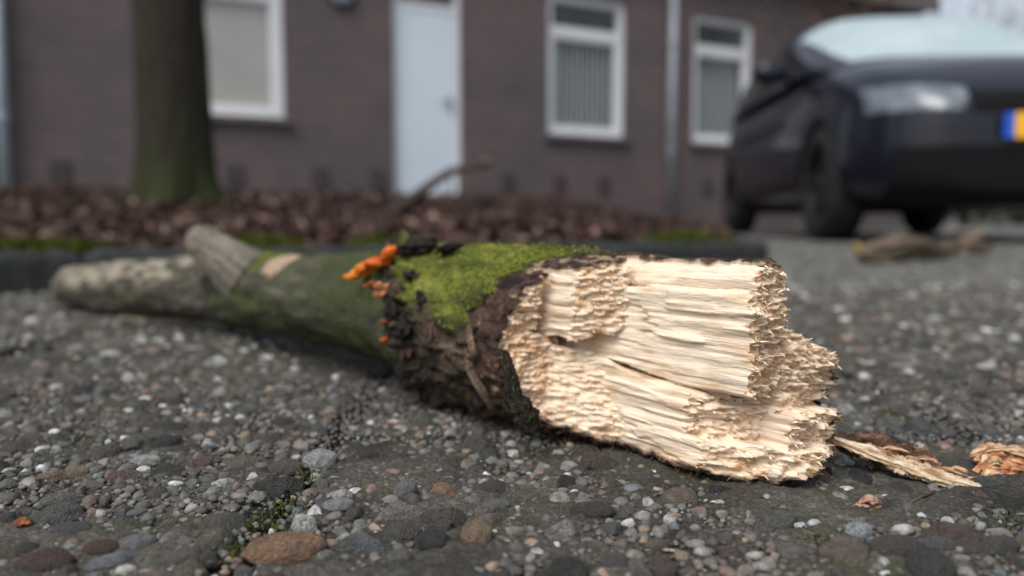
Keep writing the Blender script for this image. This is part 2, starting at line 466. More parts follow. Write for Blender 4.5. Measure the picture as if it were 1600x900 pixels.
for (px, py, a, b_, rot, colr, lab) in hero:
    D = CAM_H * F_PX / (py + b_ * 0.5 - HOR); p = at(px, py + b_ * 0.5, D)
    colr = tuple(1.0 * (0.72 * q + 0.28 * sum(colr) / 3) for q in colr); rx = a * D / F_PX; rz = b_ * D / F_PX * 0.95; ry = min(rx, max(rz * 1.3, rx * 0.6))
    peb.append((p.x, p.y + ry * 0.4, rx, ry, rz, rot, 12 + len(peb) % 3 if lab or len(peb) % 2 else len(peb) % 12, colr, lab, 0.12)); occupy(p.x, p.y + ry * .4, max(rx, ry) * .9)
def in_view(x, y): return y > 0.17 and abs(x) < 0.66 * y + 0.04
def scatter(n, rlo, rhi, ymax, sig=0.45, k=0.86):
    u = rng.random(n); y = np.sqrt(0.17 ** 2 + u * (ymax ** 2 - 0.17 ** 2)); x = (rng.random(n) * 2 - 1) * (0.66 * y + 0.03)
    r = np.clip(np.exp(rng.normal(math.log(math.sqrt(rlo * rhi)), sig, n)), rlo, rhi)
    o = np.argsort(-r)
    for i in o:
        X, Y, r_ = float(x[i]), float(y[i]), float(r[i])
        if (Vector((X, Y)) - K0).dot(KN) > -0.01 and (Vector((X, Y)) - K0).dot(KD) < KEND + 0.05: continue
        ci = int((X - JX[0]) / T); ey = (Y - tile_edges(ci)) % T; jd = min((X - JX[0]) % T, T - (X - JX[0]) % T, ey, T - ey)
        if jd < 0.004 + 0.7 * r_ and r_ > 0.0016: continue
        la, lu = (X - 0.0275) * 0.615 - (Y - 0.376) * 0.788, (X - 0.0275) * 0.788 + (Y - 0.376) * 0.615      # nothing big under the log
        if r_ > 0.0022 and -0.3 < la < 0.125 and abs(lu) < 0.024: continue
        if not free(X, Y, r_, k): continue
        occupy(X, Y, r_)
        a = r_ * (1 + 0.35 * random.random()); e = r_ * (0.75 + 0.25 * random.random()); zz = r_ * (0.5 + 0.35 * random.random())
        cidx = rng.choice(len(PC), p=PW)
        if r_ < 0.0020 and cidx in (4, 5): cidx = 0 if random.random() < .75 else cidx
        colr = tuple(np.clip(PC[cidx] * (0.8 + 0.4 * random.random()), 0, 1))
        peb.append((X, Y, a, e, zz, random.random() * 6.28, random.randrange(NV), colr, None, 0.05 - 0.42 * random.random()))
scatter(3400, 0.0032, 0.0072, 1.3, 0.38)
scatter(13500, 0.0018, 0.0036, 1.25, 0.3)
scatter(4500, 0.0012, 0.0030, 0.42, 0.3)
scatter(26000, 0.0006, 0.0016, 0.50, 0.35)
def score(p):
    if not in_view(p[0], p[1]): return 0
    return p[2] * p[4] / p[1] ** 2
order = sorted(range(len(peb)), key=lambda i: -score(peb[i]))
one_by_one = set(order[:290])
STM = [mesh_np('pebble', *ST[4][k]) for k in range(NV)]
for me_ in STM: me_.materials.append(M['pebble_obj'])
mass = {1: [], 2: [], 3: []}
for i, p in enumerate(peb):
    X, Y, a, e, zz, rot, k, colr, lab, up = p
    zc = up * zz
    if i in one_by_one:
        best = None
        for key, (o, x0, y0) in tile_objs.items():
            if x0 <= X < x0 + T and y0 <= Y < y0 + T: best = (o, x0, y0)
        if best is None: continue
        o = link('pebble', STM[k], None, best[0], (X - best[1], Y - best[2], zc), (0, 0, rot))
        o.scale = (a, e, zz); o.color = (*colr, 1)
        if lab: o['label'] = lab
    else:
        mass[3 if zz / Y > 0.008 else (2 if zz / Y > 0.0032 else 1)].append(i)
VV, FF, CC, off = [], [], [], 0
for sub, ids in mass.items():
    for i in ids:
        X, Y, a, e, zz, rot, k, colr, lab, up = peb[i]
        V, F = ST[sub][k]
        c_, s_ = math.cos(rot), math.sin(rot)
        x = V[:, 0] * a; y = V[:, 1] * e
        VV.append(np.stack([x * c_ - y * s_ + X, x * s_ + y * c_ + Y, V[:, 2] * zz + up * zz], -1))
        FF.append(F + off); CC.append(np.tile(colr, (len(V), 1))); off += len(V)
me = mesh_np('pebbles', np.concatenate(VV), np.concatenate(FF), True, np.concatenate(CC))
tag(link('pebbles', me, M['pebble'], pavement), kind='stuff')

# ---- moss tufts in joints and on the tiles
def tufts(pts, nrm, hmin, hmax, spread, cols, name, mat, parent=None, width=0.25):
    """one small bent blade per point, as one mesh"""
    n = len(pts); d = nrm + rng.normal(0, spread, (n, 3)); d /= np.linalg.norm(d, axis=1)[:, None]
    h = (hmin + (hmax - hmin) * rng.random(n))[:, None]
    side = np.cross(d, rng.normal(0, 1, (n, 3))); side /= np.linalg.norm(side, axis=1)[:, None]
    w = h * width
    bend = rng.normal(0, 0.25, (n, 3)) * h
    P0, P1, P2, P3 = pts - side * w, pts + side * w, pts + d * h * 0.6 + side * w * 0.8, pts + d * h + bend
    V = np.stack([P0, P1, P2, P3], 1).reshape(-1, 3)
    F = np.arange(n * 4).reshape(n, 4)
    c = np.asarray(cols)[rng.integers(0, len(cols), n)] * (0.7 + 0.6 * rng.random((n, 1)))
    me = mesh_np(name, V, F, True, np.repeat(c, 4, axis=0))
    return tag(link(name, me, mat, parent), kind='stuff')
GREENS = [lin(72, 80, 34), lin(60, 68, 30), lin(92, 100, 40), lin(46, 50, 26)]
pts = []
for (px, py, rad, cnt) in [(195, 642, 0.010, 500), (85, 690, 0.008, 400), (405, 830, 0.004, 220), (360, 878, 0.003, 120), (480, 755, 0.004, 200),
                           (1230, 812, 0.004, 150), (1410, 655, 0.006, 260), (1300, 860, 0.004, 150), (1590, 820, 0.006, 200), (440, 800, 0.003, 120)]:
    D = CAM_H * F_PX / (py - HOR); p = at(px, py, D)
    q = rng.normal(0, 1, (cnt, 2)) * rad
    pts.append(np.stack([p.x + q[:, 0], p.y + q[:, 1] * 1.3, np.full(cnt, 0.0002)], -1))
for jx in JX:                                     # along the joints
    if abs(jx) > 0.9: continue
    n = 500; y = 0.18 + 1.2 * rng.random(n) ** 1.5; keep = vn(y * 22, jx * 13, 0, 4) > 0.25
    y = y[keep]; pts.append(np.stack([jx + rng.normal(0, 0.003, len(y)), y, np.full(len(y), -0.006)], -1))
pts = np.concatenate(pts)
tufts(pts, np.tile([0, 0, 1.0], (len(pts), 1)), 0.0006, 0.0019, 0.7, GREENS, 'moss_tufts', M['moss'], pavement)

# ---- kerb
kerb = tag(empty('kerb'), kind='structure')
def kerbstone(p0, p1, h0, h1, w=0.11):
    d = (p1 - p0).normalized(); n = Vector((-d.y, d.x)); L = (p1 - p0).length
    prof = [(0, -0.02), (0, -1), (0.012, 0), (w - 0.01, 0.0), (w, -0.01), (w, -0.02)]     # -1 marks the top front edge
    V, F = [], []
    nst = 24
    for i in range(nst + 1):
        t = i / nst; h = h0 + (h1 - h0) * t
        e = 0.006 if i in (0, nst) else 0.0
        for (b_, z) in [(0.0, -0.02), (0.002, h - 0.016), (0.006, h - 0.006), (0.018, h), (w - 0.012, h), (w, h - 0.012), (w, -0.02)]:
            j = 0.0018 * math.sin(i * 2.3 + b_ * 300) + 0.0012 * math.sin(i * 5.1 + z * 200)
            q = p0 + d * (L * (0.004 / L + (1 - 0.008 / L) * t)) + n * (b_ + (e if b_ < w / 2 else -e) + j)
            V.append((q.x, q.y, z - e * (z > 0.01) + j * (z > 0.01)))
    for i in range(nst):
        for k in range(6):
            a = i * 7 + k; F.append((a, a + 7, a + 8, a + 1))
    F.append(tuple(range(7))); F.append(tuple(nst * 7 + k for k in reversed(range(7))))
    me = bpy.data.meshes.new('kerbstone'); me.from_pydata(V, [], F); me.update()
    return link('kerbstone', me, M['kerb'], kerb)
kh = lambda a: 0.058 - 0.010 * max(0, a) / KEND
a = KEND - 0.012
while a > -1.6:
    a0 = a - 0.5
    kerbstone(K0 + KD * a0, K0 + KD * a, kh(a0), kh(a)); a = a0
RD = Vector((0.16, 1.0)).normalized()             # the return that runs back towards the house
RP = K0 + KD * (KEND + 0.0)
for i in range(8):
    kerbstone(RP + RD * (i * 0.8), RP + RD * (i * 0.8 + 0.8), 0.05, 0.05)

# ---- planting bed rising to the house
na, nb_ = 150, 90
A = np.linspace(-3.2, 1, na); Bt = np.linspace(0, 1, nb_)
def bed_height(x, y, t, f=0.0):
    return 0.040 + 0.225 * ss(0.0, 0.75, t) * ss(1.0, 0.78, f) + 0.055 * fbm(x * 2.2, y * 2.2, 0, 3, 4) * ss(0, 0.08, t) + 0.012 * fbm(x * 11, y * 11, 0, 8, 3) * ss(0, 0.04, t)
def bed_point(fa, t):
    """fa 0..1 along the bed, t 0..1 from kerb to wall"""
    ka = -1.9 + (KEND + 1.9 - 0.02) * fa
    k0 = K0 + KD * ka + KN * 0.108
    wt = -7.0 + fa * 10.6
    w0 = WP + WD * wt + Vector((0, 0))
    q = np.outer(1 - t, [k0.x, k0.y]) + np.outer(t, [w0.x, w0.y])
    return q
fa = np.linspace(0, 1, na); tt = np.linspace(0, 1, nb_) ** 1.6
P = np.stack([bed_point(f, tt) for f in fa])
Z = bed_height(P[..., 0], P[..., 1], np.tile(tt, (na, 1)), fa[:, None])
V = np.concatenate([P, Z[..., None]], -1).reshape(-1, 3)
tag(link('planting_bed', mesh_np('planting_bed', V, grid_quads(na, nb_)[:, ::-1]), M['soil']), kind='structure')
def bed_sample(n, tlo, thi, power=1.6):
    f = rng.random(n); t = (tlo + (thi - tlo) * rng.random(n)) ** power
    ka = -1.9 + (KEND + 1.88) * f
    k0 = np.stack([K0.x + KD.x * ka + KN.x * .108, K0.y + KD.y * ka + KN.y * .108], -1)
    wt = -7.0 + f * 10.6
    w0 = np.stack([WP.x + WD.x * wt, WP.y + WD.y * wt], -1)
    q = k0 * (1 - t)[:, None] + w0 * t[:, None]
    return np.concatenate([q, bed_height(q[:, 0], q[:, 1], t, f)[:, None]], -1)
# fallen leaves: a ground cover nobody could count
n = 20000
base = bed_sample(n, 0.04, 0.97)
LEAFC = 0.62 * np.array([lin(96, 70, 60), lin(80, 56, 48), lin(122, 92, 80), lin(62, 46, 41), lin(168, 138, 124), lin(92, 74, 66), lin(76, 48, 42)])
uu = np.linspace(-1, 1, 5); ww = np.array([0.0, 0.75, 1.0, 0.7, 0.0])
leafV = []
for i, u in enumerate(uu):
    for s_ in (-1, 0, 1): leafV.append((u, s_ * max(ww[i], 0.06) * 0.55, 0.0))
leafV = np.array(leafV); leafF = grid_quads(5, 3)
sz = 0.009 + 0.018 * rng.random(n)
VV = np.zeros((n, 15, 3))
curl = rng.normal(0, 0.5, (n, 1)); fold = rng.random((n, 1)) * 0.9
L = np.tile(leafV, (n, 1, 1))
L[..., 2] = curl * L[..., 0] ** 2 + fold * np.abs(L[..., 1])
ang = rng.random(n) * 6.283; tx = rng.normal(0, 0.55, n); ty_ = rng.normal(0, 0.55, n)
x = L[..., 0] * sz[:, None]; y = L[..., 1] * sz[:, None]; z = L[..., 2] * sz[:, None]
z, x = z * np.cos(tx)[:, None] + x * np.sin(tx)[:, None], x * np.cos(tx)[:, None] - z * np.sin(tx)[:, None]
z, y = z * np.cos(ty_)[:, None] + y * np.sin(ty_)[:, None], y * np.cos(ty_)[:, None] - z * np.sin(ty_)[:, None]
c_, s_ = np.cos(ang)[:, None], np.sin(ang)[:, None]
pile = 0.05 * np.clip(fbm(base[:, 0] * 1.4, base[:, 1] * 1.4, 0, 77, 3) + 0.15, 0, 1) * rng.random(n)
VV = np.stack([x * c_ - y * s_ + base[:, 0:1], x * s_ + y * c_ + base[:, 1:2], z + base[:, 2:3] + 0.012 + pile[:, None]], -1).reshape(-1, 3)
FF = (leafF[None] + (np.arange(n) * 15)[:, None, None]).reshape(-1, 4)
cc = LEAFC[rng.integers(0, len(LEAFC), n)] * (0.7 + 0.6 * rng.random((n, 1)))
me = mesh_np('leaf_litter', VV, FF, True, np.repeat(cc, 15, axis=0))
tag(link('leaf_litter', me, M['leaf']), 'red-brown fallen leaves covering the bed in front of the house', 'leaves', kind='stuff')
# moss cushions behind the kerb
pts = []
for (a0, a1, cnt) in [(-0.10, 0.16, 3500), (0.30, 0.46, 3500), (0.56, 0.66, 900), (1.30, 1.55, 4500)]:
    a_ = a0 + (a1 - a0) * rng.random(cnt); b_ = 0.06 + 0.10 * rng.random(cnt)
    hump = 0.020 * np.sin(np.clip((a_ - a0) / (a1 - a0), 0, 1) * math.pi) ** 0.5 * np.sin((b_ - 0.05) / 0.12 * math.pi)
    pts.append(np.stack([K0.x + KD.x * a_ + KN.x * b_, K0.y + KD.y * a_ + KN.y * b_, 0.048 + hump], -1))
pts = np.concatenate(pts)
o = tufts(pts, np.tile([0, 0, 1.0], (len(pts), 1)), 0.004, 0.012, 0.6, [lin(74, 82, 28), lin(58, 66, 24), lin(88, 94, 34)], 'kerb_moss', M['moss'])
tag(o, 'bright green moss cushions growing along the top of the kerb', 'moss')

# ================================================================ HOUSE (local x along the wall, y into the house)
house = tag(empty('brick_house', (WP.x, WP.y, 0), WANG), 'single-storey brown brick house with white door and windows', 'house')
H_TOP, T0, T1, DEPTH = 3.06, -7.5, 7.5, 7.0
SILL, BAR, HEAD, G0 = 1.04, 2.14, 2.55, 0.24
WINS = [(-2.52, -1.44, 'blind'), (1.357, 2.38, 'slats'), (3.358, 4.31, 'slats')]
DOOR = (-0.39, 0.345)
holes = [(a, b_, SILL, HEAD) for a, b_, _ in WINS] + [(DOOR[0], DOOR[1], G0, HEAD)]
xs = sorted({T0, T1, *[h[0] for h in holes], *[h[1] for h in holes]}); zs = sorted({0.0, H_TOP, *[h[2] for h in holes], *[h[3] for h in holes]})
w = MB()
for i in range(len(xs) - 1):
    for j in range(len(zs) - 1):
        cx, cz = (xs[i] + xs[i + 1]) / 2, (zs[j] + zs[j + 1]) / 2
        if any(h[0] < cx < h[1] and h[2] < cz < h[3] for h in holes): continue
        w.add([(xs[i], 0, zs[j]), (xs[i + 1], 0, zs[j]), (xs[i + 1], 0, zs[j + 1]), (xs[i], 0, zs[j + 1])], [(0, 1, 2, 3)])
for (a, b_, c, d) in holes:                       # reveals
    for q in ([(a, 0, c), (a, 0, d), (a, .2, d), (a, .2, c)], [(b_, 0, c), (b_, .2, c), (b_, .2, d), (b_, 0, d)],
              [(a, 0, d), (b_, 0, d), (b_, .2, d), (a, .2, d)], [(a, 0, c), (a, .2, c), (b_, .2, c), (b_, 0, c)]):
        w.add(q, [(0, 1, 2, 3)])
w.add([(T1, 0, 0), (T1, DEPTH, 0), (T1, DEPTH, H_TOP), (T1, 0, H_TOP)], [(0, 1, 2, 3)])
w.add([(T0, 0, 0), (T0, DEPTH, 0), (T0, DEPTH, H_TOP), (T0, 0, H_TOP)], [(3, 2, 1, 0)])
w.add([(T0, DEPTH, 0), (T1, DEPTH, 0), (T1, DEPTH, H_TOP), (T0, DEPTH, H_TOP)], [(3, 2, 1, 0)])
w.build('wall', M['brick'], house)
rf = MB(); rf.box(T0 - .12, T1 + .12, -0.14, DEPTH + .12, H_TOP + 0.002, H_TOP + 0.16)
rf_o = rf.build('roof', M['roof_felt'], house)
g_ = MB(); g_.box(T0 - .13, T1 + .13, -0.17, -0.142, H_TOP - 0.06, H_TOP + 0.18); g_.build('fascia', M['sill'], rf_o)
def frame_box(mb, a, b_, c, d, t, y0, y1):
    mb.box(a, a + t, y0, y1, c, d); mb.box(b_ - t, b_, y0, y1, c, d)
    mb.box(a + t, b_ - t, y0, y1, c, c + t); mb.box(a + t, b_ - t, y0, y1, d - t, d)
for (a, b_, kind) in WINS:
    win = link('window', None, None, house); win.empty_display_size = 0.05
    f = MB(); frame_box(f, a + .002, b_ - .002, SILL + .002, HEAD - .002, 0.075, 0.05, 0.12); f.box(a + .077, b_ - .077, 0.052, 0.118, BAR - 0.03, BAR + 0.075)
    frame_box(f, a + .079, b_ - .079, SILL + .079, BAR - .032, 0.03, 0.062, 0.11)
    f.build('frame', M['white_paint'], win)
    s_ = MB(); s_.box(a - 0.05, b_ + 0.05, -0.06, 0.048, SILL - 0.055, SILL - 0.001); s_.build('sill', M['sill'], win)
    p = MB(); p.box(a + .075, b_ - .075, 0.084, 0.088, SILL + .07, BAR - .03); p.build('pane', M['glass'], win)
    p = MB(); p.box(a + .075, b_ - .075, 0.084, 0.088, BAR + .07, HEAD - .07); p.build('pane', M['glass'], win)
    r_ = MB(); r_.add([(a - .3, 1.6, 0.5), (b_ + .3, 1.6, 0.5), (b_ + .3, 1.6, 2.8), (a - .3, 1.6, 2.8), (a - .3, .21, 0.5), (b_ + .3, .21, 0.5), (b_ + .3, .21, 2.8), (a - .3, .21, 2.8)],
                      [(0, 1, 2, 3), (4, 0, 3, 7), (1, 5, 6, 2), (4, 5, 1, 0), (3, 2, 6, 7)])
    r_.build('room', M['interior'], win)
    if kind == 'blind':
        q = MB(); q.box(a + .08, b_ - .08, 0.125, 0.13, SILL + .08, HEAD - .08); q.build('roller_blind', M['blind'], win)
    else:
        n = 12; sm = None
        wd = (b_ - a - .2) / n
        for i in range(n):
            if sm is None:
                q = MB(); q.box(-wd * .22, wd * .22, -0.002, 0.002, SILL + .09, BAR - .05); sm = q.mesh('slat')
            link('slat', sm, M['slat'], win, (a + .1 + wd * (i + .5), 0.17, 0), (0, 0, R_(-12 + 16 * math.sin(i * 2.1))))
# door
door = link('door', None, None, house)
f = MB(); a, b_ = DOOR
f.box(a + .002, a + .05, 0.05, 0.12, G0, HEAD - .002); f.box(b_ - .05, b_ - .002, 0.05, 0.12, G0, HEAD - .002)
f.box(a + .05, b_ - .05, 0.05, 0.12, 2.20, 2.26); f.box(a + .05, b_ - .05, 0.05, 0.12, HEAD - .05, HEAD - .002)
f.build('frame', M['white_paint'], door)
f = MB(); f.box(a + .053, b_ - .053, 0.06, 0.10, G0 + .02, 2.198); leaf_o = f.build('door_leaf', M['door_paint'], door)
f = MB(); f.box(b_ - .12, b_ - .09, 0.045, 0.058, 1.20, 1.38); f.tube([(b_ - .105, 0.03, 1.32), (b_ - .22, 0.03, 1.32)], 0.011); f.build('handle', M['grey_zinc'], door)
f = MB(); f.box(a + .05, b_ - .05, 0.08, 0.085, 2.26, HEAD - .05); f.build('transom_pane', M['glass'], door)
f = MB(); f.box(a - .02, b_ + .02, -0.25, 0.19, 0.0, G0 - .004); f.build('doorstep', M['kerb'], door)
f = MB(); f.add([(a, .9, 2.0), (b_, .9, 2.0), (b_, .9, 2.7), (a, .9, 2.7)], [(0, 1, 2, 3)]); f.build('hall_wall', M['interior'], door)
# drainpipes
for (t, mat) in ((-3.66, 'pale_pipe'), (2.99, 'grey_zinc')):
    f = MB()
    f.tube([(t, -0.075, 0.05), (t, -0.075, H_TOP - 0.1)], 0.045, 14); dp = f.build('drainpipe', M[mat], house, True)
    for z in (0.9, 2.1):
        f = MB(); f.lathe([(0.05, z), (0.053, z + .005), (0.053, z + .03), (0.05, z + .035)], 14, 'z', (t, -0.075, 0)); f.box(t - .012, t + .012, -0.03, 0.001, z + .008, z + .026)
        f.build('bracket', M[mat], dp, True)
# bulkhead lamp
f = MB(); tl = -0.9
f.lathe([(0.0, -0.09), (0.06, -0.085), (0.11, -0.06), (0.125, -0.02), (0.125, -0.0005)], 24, 'y', (tl, 0, 2.24)); lo = f.build('wall_lamp', simple('lamp_glass', (0.42, 0.50, 0.58), 0.3, 0.5), house, True)
f = MB(); f.lathe([(0.122, -0.035), (0.14, -0.03), (0.14, -0.001)], 24, 'y', (tl, 0, 2.24)); f.build('rim', M['black_plastic'], lo, True)
# airbrick vents near the ground, with a hood
for t in (-3.28, -1.90, -1.13, -0.56, 0.87, 1.52, 2.10, 3.62, 4.9):
    f = MB(); f.box(t - .075, t + .075, -0.012, 0.0005, 0.40, 0.60); v_ = f.build('vent', M['vent'], house)
    f = MB()
    for k in range(4): f.box(t - .065, t + .065, -0.022, -0.0125, 0.42 + k * .045, 0.438 + k * .045)
    f.build('louvre', M['sill'], v_)

# ================================================================ TREES
def branch(mb, p, d, L, r, depth, rnd, n=6, up=0.25, tips=None):
    pts, rad = [p], [r]; q = p; dd = d.normalized()
    k = 5 if depth > 1 else 3
    for i in range(k):
        dd = (dd + Vector((rnd.gauss(0, .13), rnd.gauss(0, .13), rnd.gauss(up * .15, .10)))).normalized()
        q = q + dd * (L / k); pts.append(q); rad.append(r * (1 - 0.55 * (i + 1) / k))
    mb.tube(pts, rad, n if depth > 1 else 4, False)
    if depth == 0: return
    for j in range(3 if depth > 2 else 4):
        i = rnd.randint(2, k) if k > 3 else rnd.randint(1, k)
        a = Vector((rnd.gauss(0, 1), rnd.gauss(0, 1), rnd.gauss(0.25, .6))).normalized()
        branch(mb, pts[i], (dd * .9 + a * .85), L * rnd.uniform(.5, .75), rad[i] * .62, depth - 1, rnd, n, up)
    branch(mb, pts[-1], dd, L * .75, rad[-1] * .9, depth - 1, rnd, n, up)
def bare_tree(name, label, loc, r, trunk_h, seed, depth=4, mat=None, group=None, Lk=0.5, root=None, cat='tree'):
    rnd = random.Random(seed); t = tag(empty(name, loc), label, cat, group)
    mb = MB(); br_ = MB()
    n = 12; wx, wy = rnd.random() * 6, rnd.random() * 6; pts = [Vector((.02 * trunk_h * math.sin(i * .5 + wx), .02 * trunk_h * math.sin(i * .4 + wy), trunk_h * i / n)) for i in range(n + 1)]
    mb.tube(pts, [r * (1 + .35 * math.exp(-i * 1.2)) * (1 - .3 * i / n) for i in range(n + 1)], 14)
    mb.build('trunk', mat or M['twig'], t, True)
    for j in range(5):
        a = j * 1.26 + rnd.random()
        branch(br_, pts[-1 - (j % 3)], Vector((math.cos(a), math.sin(a), 1.0)), trunk_h * Lk, r * .42, depth, rnd)
    br_.build('crown', mat or M['twig'], t, True)
    return t

# the near street tree: only its trunk is in the picture, with moss at the foot
D_T = 3.3
tb = at(282, 300, D_T)
tree = tag(empty('street_tree', (tb.x, tb.y, tb.z - 0.06)), 'thick dark tree trunk with mossy foot standing in the leafy bed', 'tree')
nth, nz = 96, 260
th = np.linspace(0, 2 * math.pi, nth, endpoint=False); zz = np.linspace(0, 4.2, nz) ** 1.0
TH, ZZ = np.meshgrid(th, zz)
ct, st = np.cos(TH), np.sin(TH)
flare = 1 + 0.42 * np.exp(-ZZ / 0.10) * (0.8 + 0.5 * np.cos(TH * 5 + 1)) + 0.10 * np.exp(-ZZ / 0.45)
ridge = 0.055 * (np.abs(fbm(ct * 5 + 9, st * 5, ZZ * 2.2, 41, 3)) * 2 - .4) + 0.03 * fbm(ct * 12, st * 12, ZZ * 9, 43, 3)
RR = 0.137 * flare * (1 - 0.03 * ZZ) * (1 + ridge)
lean = 0.012 * ZZ
V = np.stack([RR * ct + lean * -1.2, RR * st, ZZ], -1).reshape(-1, 3)
mossm = 0.8 * ss(0.40, 0.02, ZZ + 0.28 * fbm(ct * 3, st * 3, ZZ * 4, 44, 3)) * 0.9 + 0.20 * ss(0.1, .5, fbm(ct * 2, st * 2, ZZ * 1.4, 45, 3))
c = np.tile(np.array(lin(58, 54, 46)), (V.shape[0], 1)) * (0.8 + 0.5 * np.clip(ridge.reshape(-1, 1) * 8, -0.6, 1))
c = mix3(c, lin(46, 54, 24), np.clip(mossm.ravel(), 0, 1))
tr_me = mesh_np('trunk', V, grid_quads(nz, nth, True), True, c)
M['tree_bark'] = attr_mat('tree_bark', 0.9, 0.15, 40, 0.4, 60, 0.01, 0.8)
link('trunk', tr_me, M['tree_bark'], tree)
rnd = random.Random(3); mb = MB()
for j in range(6):
    aa = j * 1.05 + rnd.random() * .4
    branch(mb, Vector((-0.055, 0, 4.15 - 0.12 * (j % 3))), Vector((math.cos(aa), math.sin(aa), 1.1)), 1.7, 0.06, 3, rnd)
mb.build('crown', M['twig'], tree, True)

bare_tree('bare_tree', 'leafless tree with fine twigs beyond the house corner, against pale sky', (15.0, 24, 0), 0.16, 3.2, 11, 4, group=None, Lk=.62)
bare_tree('bare_tree', 'leafless tree rising behind the roof of the dark car', (11.2, 20, 0), 0.11, 2.2, 23, 4, Lk=.62)
bare_tree('bare_tree', 'slender leafless tree farther off behind the bare tree', (21.0, 36, 0), 0.18, 3.6, 31, 4, Lk=.62)
# russet shrub in front of the wall
sx = at(1292, 300, 9.0)
sh = bare_tree('russet_shrub', 'russet twiggy shrub with dry leaves against the house wall by the car', (sx.x, sx.y, 0.0), 0.05, 1.9, 5, 3, Lk=.30, cat='shrub')
n = 900; q = np.stack([rng.normal(0, .35, n), rng.normal(0, .3, n), 2.9 + rng.normal(0, .35, n)], -1)
o = tufts(q, rng.normal(0, 1, (n, 3)), 0.04, 0.08, 0.5, [lin(70, 48, 40), lin(92, 66, 54)], 'leaves', M['leaf'], sh, 0.4)

# clipped hedge added beyond the parking place to hide the bright horizon
hedge = tag(empty('hedge', (14.5, 17.5, 0)), 'low dark evergreen hedge added beyond the parked car to hide the bright horizon', 'hedge')
n = 9000; q = np.stack([rng.uniform(-6.5, 6.5, n), rng.uniform(-.4, .4, n), 1.1 * rng.random(n) ** .7], -1)
q[:, 1] *= 1 + .2 * vn(q[:, 0] * 1.5, q[:, 2] * 2, 0, 12); q[:, 2] *= 1 + .1 * vn(q[:, 0] * 1.2, 0, 0, 13)
tufts(q, rng.normal(0, 1, (n, 3)), 0.07, 0.14, 0.5, [lin(44, 54, 34), lin(58, 66, 42), lin(36, 44, 30)], 'foliage', M['leaf'], hedge, 0.4)
mb = MB()
for k_ in range(14): mb.tube([(-6.2 + k_ * .95, 0, 0), (-6.15 + k_ * .95, .03, .5), (-6.25 + k_ * .95, 0, .95)], [.03, .022, .012], 6)
mb.build('stems', M['twig'], hedge, True)['kind'] = 'stuff'

# broken branch poking out of the leaves
pA, pB = at(640, 312, 3.1), at(762, 256, 3.3)
br_t = tag(empty('broken_branch', pA), 'curved broken branch with pale end poking up from the leaf litter', 'branch')
mid = (pA * .5 + pB * .5) + Vector((0, 0, 0.035))
mb = MB(); pts = [pA + Vector((-.08, 0, -.06)), pA * .75 + mid * .25, mid * .8 + pA * .2, mid, mid * .4 + pB * .6, pB]
mb.tube([p - pA for p in pts], [.020, .020, .019, .017, .016, .018], 10); mb.build('stick', M['twig'], br_t, True)
mb = MB(); e_ = pB - pA; mb.lathe([(0.0, 0.012), (0.012, 0.008), (0.021, -0.004), (0.017, -0.02)], 10, 'x', tuple(e_)); mb.build('split_end', simple('pale_break', lin(150, 132, 112), .8), br_t, True)
for (x0, x1) in ((702, 706), (718, 716), (728, 733)):
    mb = MB(); a_, b2 = at(x0, 268, 3.22), at(x1, 322, 3.15); mb.tube([a_ - pA, (a_ + b2) / 2 - pA + Vector((.006, 0, 0)), b2 - pA], [.005, .005, .006], 6)
    mb.build('twig', M['twig'], br_t, True)

# ================================================================ CAR (local x across, y from nose to tail, z up)
CB = Vector((0.085, 0.996)).normalized()
c_front = Vector((1.67, 4.5)) + Vector((CB.y, -CB.x)) * 0.885 - CB * 0.86
car = tag(empty('parked_car', (c_front.x, c_front.y, -0.012), math.atan2(CB.y, CB.x) - math.pi / 2), 'dark blue-black hatchback parked nose-out beside the planting bed', 'car')
def pl(tab, y): return float(np.interp(y, [t[0] for t in tab], [t[1] for t in tab]))
ZT = [(0, .60), (.04, .68), (.15, .755), (.35, .85), (.7, .94), (1.1, 1.005), (1.5, 1.02), (3.2, 1.05), (4.0, 1.06), (4.2, .98), (4.3, .80)]
HW = [(0, .52), (.04, .62), (.12, .72), (.28, .815), (.5, .868), (.9, .885), (3.4, .885), (3.9, .86), (4.15, .80), (4.3, .66)]
ZB = [(0, .24), (.1, .19), (.5, .17), (3.8, .19), (4.3, .32)]
stations = [0, .03, .08, .15, .25, .38, .55, .75, 1.0, 1.3, 1.7, 2.2, 2.7, 3.1, 3.5, 3.8, 4.0, 4.15, 4.25, 4.3]
V = []; ringn = 0
for y in stations:
    w_, zt, zb = pl(HW, y), pl(ZT, y), pl(ZB, y)
    k = min(1, y / .5)
    half = [(0, zb), (.55 * w_, zb), (.88 * w_, zb + .02), (.975 * w_, zb + .11), (w_, .42), (w_ * .995, .58), (w_ * .965, .58 + (zt - .58) * .55),
            (w_ * .90, .58 + (zt - .58) * .88), (w_ * .78, zt), (w_ * .45, zt + .03 * k), (0, zt + .045 * k)]
    ring = half + [(-x, z) for x, z in reversed(half[1:-1])]
    ringn = len(ring); V += [(x, y, z) for x, z in ring]
F = [tuple(f) for f in grid_quads(len(stations), ringn, True)]
F += [tuple(range(ringn)), tuple((len(stations) - 1) * ringn + k for k in reversed(range(ringn)))]
me = bpy.data.meshes.new('body'); me.from_pydata(V, [], F); me.update()
bm = bmesh.new(); bm.from_mesh(me); bmesh.ops.recalc_face_normals(bm, faces=bm.faces); bm.to_mesh(me); bm.free()
tmp = bpy.data.objects.new('tmp', me); COL.objects.link(tmp)
md = tmp.modifiers.new('s', 'SUBSURF'); md.levels = md.render_levels = 2
cut = MB()
